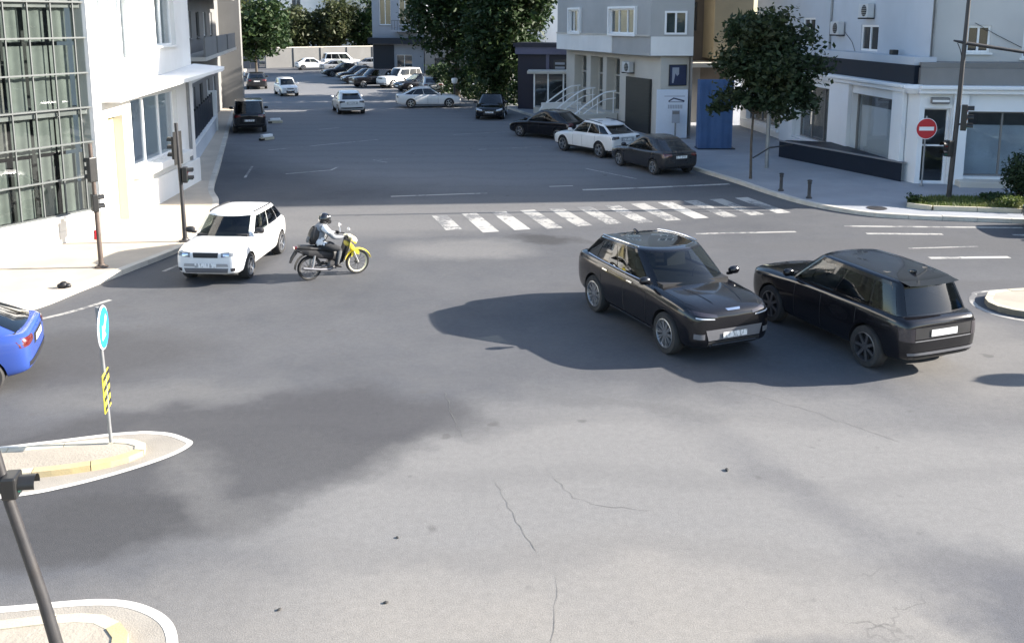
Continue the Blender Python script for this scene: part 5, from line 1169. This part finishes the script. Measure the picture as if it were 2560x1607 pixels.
# advertising board, blue column, small post
ad = empty('advertising_board', (0, 0, 0), 0, 'white advertising board with dark roof-shaped logo before the beige house', 'billboard'); FA = FR((7.45, 48.0), (9.02, 48.0))
part_box(ad, 'board', POSTER, FA, 0, FA.L, -.28, 0, .14, 2.62, .015); part_box(ad, 'foot', DKFRAME, FA, -.05, FA.L + .2, -.33, .06, .12, .139)
lg = MB(); 
for a, b_, z0, z1 in ((.58, .85, 2.05, 2.21), (.85, 1.4, 2.21, 2.06)): lg.quad(FA(a, .004, z0 - .05), FA(b_, .004, z1 - .05), FA(b_, .004, z1 + .03), FA(a, .004, z0 + .02))
lg.quad(FA(.6, .0042, 1.99), FA(1.38, .0042, 1.99), FA(1.38, .0042, 2.02), FA(.6, .0042, 2.02)); lg.build('logo', PRINTN, ad)
tx = MB()
for k in range(9): tx.quad(FA(.56 + k * .085, .004, 1.66), FA(.62 + k * .085, .004, 1.66), FA(.62 + k * .085, .004, 1.86), FA(.56 + k * .085, .004, 1.86))
tx.build('lettering', PRINTG, ad); MB().quad(FA(.36, .004, 2.28), FA(1.42, .004, 2.28), FA(1.42, .004, 2.32), FA(.36, .004, 2.32)).build('rule', PRINTG, ad)
sp_ = empty('street_sign', (8.35, 47.6, .12), 0, 'narrow grey plate on a post before the white advertising board', 'street sign')
post(sp_, [(0, 0, 0), (0, 0, 1.5)], .045, GALV); MB().box(-.2, .2, -.06, -.03, .85, 1.5).build('plate', PRINTG, sp_, bevel=.02); MB().box(-.17, .17, -.066, -.061, 1.3, 1.45).build('plate_header', GREYSIGN, sp_)
bc = empty('banner_column', (0, 0, 0), 0, 'tall blue cloth banner column on the pavement behind the street tree', 'banner'); FB = FR((8.8, 43.9), (10.4, 43.9))
MB().grid(lambda a, b_: FB(a * FB.L, .03 * math.sin(a * 11 + 1.5 * b_) * (1 - .4 * b_) + .008 * math.sin(a * 31), .12 + 3.28 * b_), 40, 6).build('cloth', BLUEFAB, bc, True)
part_box(bc, 'core', BLUEFAB, FB, .02, FB.L - .02, -.7, -.09, .1, 3.38); part_box(bc, 'base', NAVY, FB, -.02, FB.L + .15, -.75, .10, .115, .17)
# ---- brown wall between the houses
bb, bf = block('dark brown set-back house between the beige house and the white shops', (9.0, 57.2), (13.4, 57.6), 18, 8, BROWN, [(1.0, 2.2, 5.5, 7.2)], DKFRAME)
part_box(bb, 'canopy', BEIGE, bf, -.2, bf.L, .003, 3.2, 3.45, 3.7); part_box(bb, 'ochre_bay', OCHRE, bf, 2.6, 4.9, .01, 2.2, 3.9, 17.9); part_box(bb, 'pillar', WHITEWALL, bf, .5, 1.0, 2.2, 2.7, 0, 3.44); part_box(bb, 'grey_panel', GREYSIGN, bf, 1.1, 2.0, 1.5, 1.7, 0, 3.44)

# ---- white shops with tall wall above
rs = empty('shop_building', (0, 0, 0), 0, 'white corner shop with large windows, navy fascia and pale storeys above', 'building')
A_ = (14.9, 35.1); FS = FR(A_, (13.2, 54.0), -1); FF = FR((15.1, 34.6), (30.0, 32.6)); Ls = FS.L; Lf = FF.L
sop = [(.97, 4.73, .45, 3.12), (6.7, 10.75, .55, 3.1), (12.4, 18.0, .65, 3.05)]
w = MB(); wall_open(w, FS, .35, Ls, 0, 3.72, sop, .45); w.build('street_wall', WHITEPAINT, rs)
for k, (a, b_, c, e) in enumerate(sop): window(rs, FS, a, b_, c, e, GREYSIGN, GL_SHOP, d=-.3, nx=1 if k == 0 else 3, bar=.07)
for (a, b_) in ((.12, .96), (4.75, 6.68), (10.77, 12.38)):
    part_box(rs, 'pilaster', WHITEPAINT, FS, a, b_, .003, .18, .1, 3.5, .02)
for (a, b_, c, e) in sop: part_box(rs, 'window_ledge', WHITEPAINT, FS, a - .02, b_ + .02, .19, .34, c - .16, c - .02, .015); part_box(rs, 'curtain_rail', GREYSIGN, FS, a + .05, b_ - .05, -.75, -.7, e - .6, e - .05)
fop = [(.18, 1.12, .13, 2.95), (1.72, 4.3, .42, 2.85), (5.2, 8.0, .42, 2.85), (9, 12, .42, 2.85)]
w = MB(); wall_open(w, FF, .0, Lf, 0, 3.72, fop, .45); w.quad(FS(.35, 0, 0), FF(0, 0, 0), FF(0, 0, 3.72), FS(.35, 0, 3.72)); w.build('front_wall', WHITEPAINT, rs)
for k, (a, b_, c, e) in enumerate(fop): window(rs, FF, a, b_, c, e, GREYSIGN if k else WHITEPAINT, GL_SHOP, d=-.3, nx=1 if k == 0 else 2, nz=2 if k == 0 else 1, bar=.07, name='door' if k == 0 else 'window')
part_box(rs, 'front_step', BEIGE, FF, 1.4, 12.4, .004, .7, .1, .34, .02); part_box(rs, 'pilaster', WHITEPAINT, FF, 1.16, 1.68, .003, .14, .1, 3.5, .02)
for f, a, b_ in ((FS, -.1, Ls), (FF, -.1, Lf)):
    part_box(rs, 'cornice', WHITEPAINT, f, a, b_, .004, .30, 3.5, 3.66, .02); part_box(rs, 'cornice_cap', WHITEPAINT, f, a, b_, .0, .42, 3.663, 3.80, .03)
MB().lathe([(.001, .34), (.35, .34), (.42, .2), (.30, 0), (.001, 0)], 16, lambda a, b_, c: (15.0 + a, 34.9 + b_, 3.47 + c)).build('cornice_corner', WHITEPAINT, rs, True)
part_box(rs, 'navy_fascia', NAVY, FS, -.25, 12, -.5, .02, 3.803, 4.5); part_box(rs, 'grey_fascia', GREYSIGN, FF, -.05, 4.4, -.45, .02, 3.803, 4.42); part_box(rs, 'black_fascia', NAVY, FF, 4.42, Lf, -.45, .03, 3.803, 4.42)
part_box(rs, 'parapet', PALEWALL, FS, -.1, Ls, -.9, -.05, 4.503, 4.80); part_box(rs, 'flat_roof', GREYWALL, FF, 0, Lf, -1.2, -.03, 4.425, 4.62)
FSU = FS.shifted(-.75); FFU = FR((15.75, 35.75), (30.2, 33.8))
uop = [(4.3, 5.9, 4.85, 5.95), (10.8, 12.3, 5.0, 6.25), (4.3, 5.9, 8.2, 9.4), (10.8, 12.3, 8.2, 9.4)]
w = MB(); wall_open(w, FSU, .15, Ls, 3.9, 21, uop, .25); w.quad(FSU(Ls, 0, 0), FSU(Ls, -14, 0), FSU(Ls, -14, 21), FSU(Ls, 0, 21)); w.quad(FSU(Ls, -14, 0), FSU(0, -14, 0), FSU(0, -14, 21), FSU(Ls, -14, 21)); w.quad(FSU(0, 0, 21), FSU(Ls, 0, 21), FSU(Ls, -14, 21), FFU(14.6, 0, 21), FFU(0, 0, 21)); w.build('upper_wall', PALEWALL, rs)
fo2 = [(1.35, 2.2, 4.95, 5.95), (3.35, 4.8, 4.75, 5.85), (7, 8.2, 4.95, 5.95), (1.35, 2.2, 8.2, 9.4), (3.35, 4.8, 8.2, 9.4)]
w = MB(); wall_open(w, FFU, 0, 14.6, 3.9, 21, fo2, .25); w.quad(FFU(14.6, 0, 0), FSU(Ls, -14, 0), FSU(Ls, -14, 21), FFU(14.6, 0, 21)); w.quad(FSU(.15, 0, 3.9), FFU(0, 0, 3.9), FFU(0, 0, 21), FSU(.15, 0, 21)); w.build('upper_wall', M('pale warm render', (0.52, 0.51, 0.49), rough=.85, var=.05, scale=.5, bump=.12, bscale=40, dirt=.25, dirtcol=(.4, .38, .36)), rs)
for (a, b_, c, e) in uop: window(rs, FSU, a, b_, c, e, UPVC, GL_WIN, d=-.1, nx=2, bar=.09)
for (a, b_, c, e) in fo2: window(rs, FFU, a, b_, c, e, UPVC, GL_WIN, d=-.1, nx=2, bar=.08, sill=UPVC)
# inside of the shop
w = MB(); w.quad(FS(0.4, -3, 0), FS(Ls, -3, 0), FS(Ls, -3, 3.7), FS(.4, -3, 3.7)); w.quad(FF(0.5, -3, 0), FF(Lf, -3, 0), FF(Lf, -3, 3.7), FF(.5, -3, 3.7)); w.quad(FS(.3, -.5, 3.69), FS(Ls, -.5, 3.69), FS(Ls, -3, 3.69), FS(.3, -3, 3.69)); w.quad(FF(.2, -.5, 3.69), FF(Lf, -.5, 3.69), FF(Lf, -3, 3.69), FF(.2, -3, 3.69)); w.build('inner_wall', INTERIOR, rs)
for (a, b_, m) in ((6.9, 7.7, CURTAIN2), (7.9, 8.6, CURTAIN), (8.9, 10.4, CURTAIN2), (12.6, 14.5, CURTAIN2), (15.2, 17.6, CURTAIN)):
    MB().grid(lambda s, v: FS(a + (b_ - a) * s, -.6 + .05 * math.sin(s * 22), .55 + 2.4 * v), 20, 1).build('curtain', m, rs, True)
part_box(rs, 'roller_blind', BLIND, FS, 1.02, 4.68, -.46, -.44, .5, 2.62); part_box(rs, 'window_film', M('window film', (0.50, 0.56, 0.62), rough=.6, var=.2, scale=.6), FF, 1.8, 4.25, -.62, -.58, .45, 2.3); part_box(rs, 'display_panel', INTDARK, FS, 1.0, 4.7, -.9, -.8, 2.55, 3.1)
lp = part_box(rs, 'wall_lamp', GREYSIGN, FF, .35, 1.0, .003, .2, 3.12, 3.36, .04); part_box(lp, 'lamp_cover', UPVC, FF, .38, .97, .04, .21, 3.2, 3.27)
pw = MB().prism([(14.75, 34.95), (11.95, 41.5), (12.4, 41.9), (14.3, 41.2), (14.72, 36.2)], .1, .82).build('terrace_wall', NAVY); tag(pw, 'low navy wall of the shop terrace along the pavement', 'wall')
pc = MB().prism([(14.80, 34.85), (11.87, 41.55), (12.0, 41.65), (14.93, 34.98)], .823, .87).build('coping', M('wall coping', (0.20, 0.20, 0.21), rough=.6), pw)
aircon(FSU, 7.85, 0, 5.5, 'outdoor air conditioner on the pale wall beside the upper window'); aircon(FSU, 5.1, 0, 6.25, 'outdoor air conditioner above the upper window, cut by the picture top')
MB().tube([FSU(8.9, .06, 4.8), FSU(8.9, .06, 20)], .05, 8).build('drain_pipe', GALV, rs, True); MB().tube([FSU(7.4, .03, 5.6), FSU(6.6, .05, 5.2), FSU(6.3, .03, 4.8)], .012, 5).build('wall_cable', DKFRAME, rs); MB().tube([FFU(.15, .05, 4.6), FFU(.15, .05, 20)], .045, 8).build('drain_pipe', GALV, rs, True)
cb = MB().tube([FFU(1.6, .04, 6.05), FFU(2.4, .06, 5.6), FFU(3.3, .04, 5.15)], .012, 5).build('wall_cable', DKFRAME, rs)
part_box(rs, 'roof_vent', DKSHUT, FS, 2.1, 2.4, -.55, -.3, 4.802, 5.0, .03)

# ---- unseen house added across the main road to darken the glass wall's reflections
block('unseen grey-green house added across the main road to darken the reflection in the glass wall', (40, 46), (38, 4), 9.5, 8, M('grey-green render', (0.17, 0.20, 0.18), rough=.9, var=.1, scale=.5), [(u, u + 1.6, z, z + 1.6) for z in (1.2, 4.2, 7.0) for u in range(3, 40, 4)])

block('unseen low white annexe beyond the picture edge next to the corner shop', (21.2, 32.45), (29.5, 31.3), 6.5, 3.0, WHITEPAINT, [(1, 3, .5, 2.8), (4, 6, .5, 2.8)], GREYSIGN, name='blocker')  # unseen block added so that its shadow covers the shop pavement

# ================================================================== PLANTS
def leaf_mat(name, dark, light, warm):
    m = bpy.data.materials.new(name); m.use_nodes = True; nt = m.node_tree; b = nt.nodes['Principled BSDF']; out = nt.nodes['Material Output']
    ge = nd(nt, 'ShaderNodeNewGeometry'); n = nd(nt, 'ShaderNodeTexNoise', Scale=0.9, Detail=3.0); tc = nd(nt, 'ShaderNodeTexCoord'); nt.links.new(tc.outputs['Object'], n.inputs['Vector'])
    c = mixc(nt, ge.outputs['Random Per Island'], dark, light); c = mixc(nt, ramp(nt, n.outputs[0], [(.5, 0), (.72, .6)]), c, warm)
    nt.links.new(c, b.inputs['Base Color']); b.inputs['Roughness'].default_value = .55; b.inputs['Specular IOR Level'].default_value = .3
    tr = nd(nt, 'ShaderNodeBsdfTranslucent'); nt.links.new(c, tr.inputs[0]); mx = nd(nt, 'ShaderNodeMixShader'); mx.inputs[0].default_value = .25
    nt.links.new(b.outputs[0], mx.inputs[1]); nt.links.new(tr.outputs[0], mx.inputs[2]); nt.links.new(mx.outputs[0], out.inputs[0]); return m
LEAF_D = leaf_mat('dark leaves', (0.012, 0.03, 0.010), (0.035, 0.065, 0.020), (0.055, 0.075, 0.02))
LEAF_O = leaf_mat('olive leaves', (0.022, 0.032, 0.012), (0.06, 0.075, 0.03), (0.10, 0.095, 0.04))
LEAF_S = leaf_mat('street tree leaves', (0.012, 0.026, 0.012), (0.038, 0.062, 0.026), (0.07, 0.07, 0.03))
BARK = M('bark', (0.085, 0.07, 0.055), rough=.9, var=.3, scale=6, bump=.5, bscale=25)
def leaves(mb, pts, size, rnd):
    for p in pts:
        a = Vector((rnd.gauss(0, 1), rnd.gauss(0, 1), rnd.gauss(0, .7))).normalized(); b = a.cross(Vector((rnd.gauss(0, 1), rnd.gauss(0, 1), rnd.gauss(0, 1)))).normalized()
        s = size * rnd.uniform(.45, 1.5); q = Vector(p)
        mb.add([q - a * s, q + b * s * .45, q + a * s, q - b * s * .45 + Vector((0, 0, -s * .15))], [(0, 1, 2, 3)])
def tree(label, base, lobes, n, leaf, mat, trunk_r, trunk_h, seed, clump=.5, name='tree', group=None, lean=(0, 0)):
    rnd = random.Random(seed); t = empty(name, (base[0], base[1], base[2]), 0, label, 'tree', group)
    tk = MB(); top = Vector((lean[0], lean[1], trunk_h)); mid = top * .5 + Vector((rnd.uniform(-.06, .06), rnd.uniform(-.06, .06), 0))
    tk.tube([(0, 0, -.1), (0, 0, .15), mid, top], [trunk_r * 1.35, trunk_r, trunk_r * .85, trunk_r * .7], 10)
    for (cx, cy, cz, rx, ry, rz) in lobes:
        c = Vector((cx, cy, cz)); m = top.lerp(c, .5) + Vector((rnd.uniform(-.2, .2), rnd.uniform(-.2, .2), .15)); tk.tube([top - Vector((0, 0, .2)), m, c], [trunk_r * .55, trunk_r * .35, trunk_r * .12], 7)
        for k in range(5):
            e = c + Vector((rnd.uniform(-rx, rx) * .7, rnd.uniform(-ry, ry) * .7, rnd.uniform(-rz, rz) * .7)); tk.tube([m.lerp(c, .6), e], [trunk_r * .2, trunk_r * .05], 5)
    tk.build('trunk', BARK, t, True)
    vol = [l[3] * l[4] * l[5] for l in lobes]; tot = sum(vol); pts = []
    for l, v in zip(lobes, vol):
        k = int(n * v / tot); cl = max(4, int(k / 26))
        for _ in range(cl):
            d = Vector((rnd.gauss(0, 1), rnd.gauss(0, 1), rnd.gauss(0, 1))).normalized() * (rnd.random() ** .38); c = (l[0] + d.x * l[3], l[1] + d.y * l[4], l[2] + d.z * l[5]); s = clump * rnd.uniform(.5, 1.2)
            for _ in range(26): pts.append((c[0] + rnd.gauss(0, s * .5), c[1] + rnd.gauss(0, s * .5), c[2] + rnd.gauss(0, s * .38)))
    cm = MB(); leaves(cm, pts, leaf, rnd); cm.build('crown', mat, t, recalc=False); return t
tree('dark street tree in front of the white shops beside a grey stake', (9.22, 35.64, .12), [(.45, 0, 4.3, 1.25, 1.2, .95), (.1, .1, 5.55, 1.1, 1.1, .7), (1.45, 0, 3.35, .85, .8, .5), (-.75, 0, 3.15, .75, .7, .4), (1.5, .2, 5.3, .75, .7, .5), (.5, -.2, 3.05, 1.0, .8, .4), (-.95, 0, 4.5, .65, .7, .55), (2.05, -.1, 4.3, .6, .6, .5), (-.5, .1, 5.7, .55, .5, .4), (.8, 0, 6.1, .6, .5, .35), (2.1, 0, 2.85, .5, .5, .25), (-1.2, 0, 2.75, .45, .45, .22), (1.0, -.3, 2.6, .5, .5, .22)], 12500, .115, LEAF_S, .055, 2.7, 3, .5, 'street_tree')
sk_ = empty('tree_stake', (10.55, 38.3, .12), 0, 'tall grey stake pole standing beside the street tree', 'pole'); MB().tube([(0, 0, 0), (0, 0, 3.4)], .085, 8).build('pole', GALV, sk_, True); MB().tube([(-1.2, -2.4, .78), (0.1, 0, .85), (1.5, 1.6, .75)], .03, 6).build('rail', IRON, sk_, True)
tree('big dark green tree over the parked cars, the one nearer the blue-grey house', (-4.4, 75, .12), [(0, 0, 6.2, 4.2, 3.2, 3.2), (-1.2, .5, 9, 3.2, 3, 2.6), (1.8, -.5, 3.4, 2.6, 2.4, 1.8), (2.2, 0, 8.0, 3, 2.6, 2.6)], 20000, .20, LEAF_D, .25, 3.2, 5, .9, group='big shade trees')
tree('big dark green tree beside the indigo kiosk and the beige house', (-.6, 69, .12), [(0, 0, 5.6, 3.0, 3.0, 2.8), (.9, 0, 8.6, 3.4, 3, 2.6), (-.3, -.6, 3.0, 2.5, 2.2, 1.7), (.9, 0, 3.6, 1.6, 1.6, 1.9)], 22000, .20, LEAF_D, .25, 3.0, 6, .9, group='big shade trees')
for i, (x, y, r, h, lab) in enumerate(((-38, 128, 4.4, 8.5, 'olive tree at the street end, leftmost behind the dark fence'), (-31.5, 134, 3.8, 7.6, 'olive tree behind the left end of the pale wall'), (-26.0, 136, 4.0, 9.2, 'olive tree behind the middle of the pale wall'), (-19.5, 138, 4.2, 9.8, 'dark olive tree behind the right end of the pale wall next to the lamp pole'))):
    tree(lab, (x, y, 0), [(0, 0, h * .55, r, r, h * .28), (r * .3, 0, h * .8, r * .7, r * .7, h * .2), (-r * .4, 0, h * .35, r * .7, r * .7, h * .2)], 7000, .32, LEAF_O if i != 3 else LEAF_D, .2, h * .35, 20 + i, 1.1, group='street end trees')
tree('narrow dark cypress against the far olive trees', (-30.6, 126.5, 0), [(0, 0, 3.2, .9, .9, 2.8), (0, 0, 5.6, .5, .5, 1.3)], 3000, .2, LEAF_D, .1, 1.0, 31, .5, 'cypress')
tree('small bushy tree behind the balconies of the grey block', (-25, 92, .12), [(0, 0, 4.4, 3, 3, 2.0), (1, 0, 6.4, 2.4, 2.4, 1.6)], 6000, .26, LEAF_D, .15, 2.6, 33, .9)
lamp = empty('lamp_post', (-17.2, 118, 0), 0, 'thin grey lamp post rising beside the blue-grey corner house', 'lamp post'); post(lamp, [(0, 0, 0), (0, 0, 9)], [.10, .07], GALV); MB().tube([(0, 0, 8.9), (-.4, 0, 9.2), (-1.2, 0, 9.25)], .05, 6).build('lamp_arm', GALV, lamp, True); MB().box(-1.8, -1.1, -.12, .12, 9.2, 9.3).build('lamp_head', GALV, lamp, bevel=.02)
ps = empty('meter_post', (-4.3, 70.2, 0.12), 0, 'dark post with a white head beside the black saloon under the trees', 'post'); post(ps, [(0, 0, 0), (0, 0, 1.3)], .08, IRON); MB().lathe([(.10, 1.3), (.20, 1.38), (.24, 1.6), (.2, 1.72), (.001, 1.75)], 14).build('head', SIGWHITE, ps, True)
# grass strip, shrubs
GRASSM = leaf_mat('grass', (0.06, 0.09, 0.02), (0.15, 0.19, 0.05), (0.22, 0.20, 0.08)); SOIL = M('planting soil', (0.16, 0.15, 0.07), rough=.95, var=.3, scale=5, bump=.5)
GP = [(13.0, 30.15), (13.6, 29.65), (16.2, 29.2), (19.5, 28.55), (23, 27.9), (23, 30.6), (17.5, 31.2), (14.4, 31.4), (13.3, 30.9)]
bed = struct(MB().prism(GP, .10, .24).build('grass_bed', SOIL))
for a, b_ in zip(GP[:5], GP[1:5]):
    v = Vector(b_) - Vector(a); n = max(1, int(v.length / .9)); f = FR(a, b_)
    for k in range(n): MB().box(f.L * k / n + .01, f.L * (k + 1) / n - .01, .0, .12, .05, .27, f).build('edging_stone', KERB_W, bed)
def inside(x, y, P):
    c = False
    for i in range(len(P)):
        (x1, y1), (x2, y2) = P[i], P[i - 1]
        if (y1 > y) != (y2 > y) and x < (x2 - x1) * (y - y1) / (y2 - y1) + x1: c = not c
    return c
gm_ = MB(); rg = random.Random(4)
while len(gm_.f) < 9000:
    x, y = rg.uniform(13, 19), rg.uniform(28.3, 31.4)
    if not inside(x, y, GP): continue
    h = rg.uniform(.05, .13); a = rg.uniform(0, 6.28); dx, dy = math.cos(a), math.sin(a); w_ = .012
    gm_.add([(x - dy * w_, y + dx * w_, .235), (x + dy * w_, y - dx * w_, .235), (x + dx * h * .4, y + dy * h * .4, .235 + h)], [(0, 1, 2)])
g_ = gm_.build('grass', GRASSM, recalc=False); tag(g_, 'short sunlit grass on the planted strip', 'grass', kind='stuff')
def shrub(label, x, y, z, r, h, n, mat, leaf, seed):
    rnd = random.Random(seed); t = empty('shrub', (x, y, z), 0, label, 'shrub', 'shrubs on the grass strip'); s = MB()
    for k in range(7): s.tube([(0, 0, -.05), (rnd.uniform(-r, r) * .6, rnd.uniform(-r, r) * .6, h * rnd.uniform(.5, .9))], [.018, .006], 5)
    s.build('stems', BARK, t); m = MB(); pts = []
    for _ in range(n // 14):
        d = Vector((rnd.gauss(0, 1), rnd.gauss(0, 1), rnd.gauss(0, 1))).normalized() * (rnd.random() ** .4); c = (d.x * r, d.y * r, h * .52 + d.z * h * .48)
        for _ in range(14): pts.append((c[0] + rnd.gauss(0, r * .14), c[1] + rnd.gauss(0, r * .14), max(.02, c[2] + rnd.gauss(0, h * .08))))
    leaves(m, pts, leaf, rnd); m.build('foliage', mat, t, recalc=False)
shrub('tall dark shrub at the picture edge before the shop front', 17.3, 31.3, .22, .62, 1.5, 3200, LEAF_S, .06, 1)
shrub('low dark shrub at the rounded tip of the grass strip', 13.35, 30.35, .22, .3, .3, 700, LEAF_D, .04, 2)
shrub('low yellow-green shrub in the grass by the kerb', 16.1, 29.6, .22, .45, .35, 1200, GRASSM, .05, 3)
shrub('flat dark shrub spreading below the tall one', 16.2, 30.6, .22, .6, .28, 1200, LEAF_D, .05, 4)
dr_ = MB(); dr_.lathe([(.30, 0), (.32, .012), (.001, .012)], 24); o = dr_.build('drain_cover', IRON, None); o.location = (11.9, 29.9, .124); tag(o, 'round dark drain cover in the pavement corner', 'drain cover')

hd_ = empty('infill', (0, 0, 0), 0, 'dark leafy hedge under the big shade trees behind the parked cars', 'infill'); rh = random.Random(9); hp = []; FH = FR((-6.6, 80.5), (1.2, 65.5))  # leaf mass added to darken the bright ground beneath the trees
for _ in range(320):
    u, d, z = rh.uniform(0, FH.L), rh.uniform(-.9, .1), rh.uniform(.2, 2.3)
    for _ in range(24): hp.append(FH(u + rh.gauss(0, .22), -d + rh.gauss(0, .16), max(.16, z + rh.gauss(0, .2))))
hm_ = MB(); leaves(hm_, hp, .15, rh); hm_.build('foliage', LEAF_D, hd_, recalc=False)
hs = MB()
for k in range(16): hs.tube([FH(FH.L * (k + .5) / 16, .4, 0.1), FH(FH.L * (k + .5) / 16 + rh.uniform(-.2, .2), .4, 1.6)], [.05, .02], 5)
hs.build('stems', BARK, hd_)
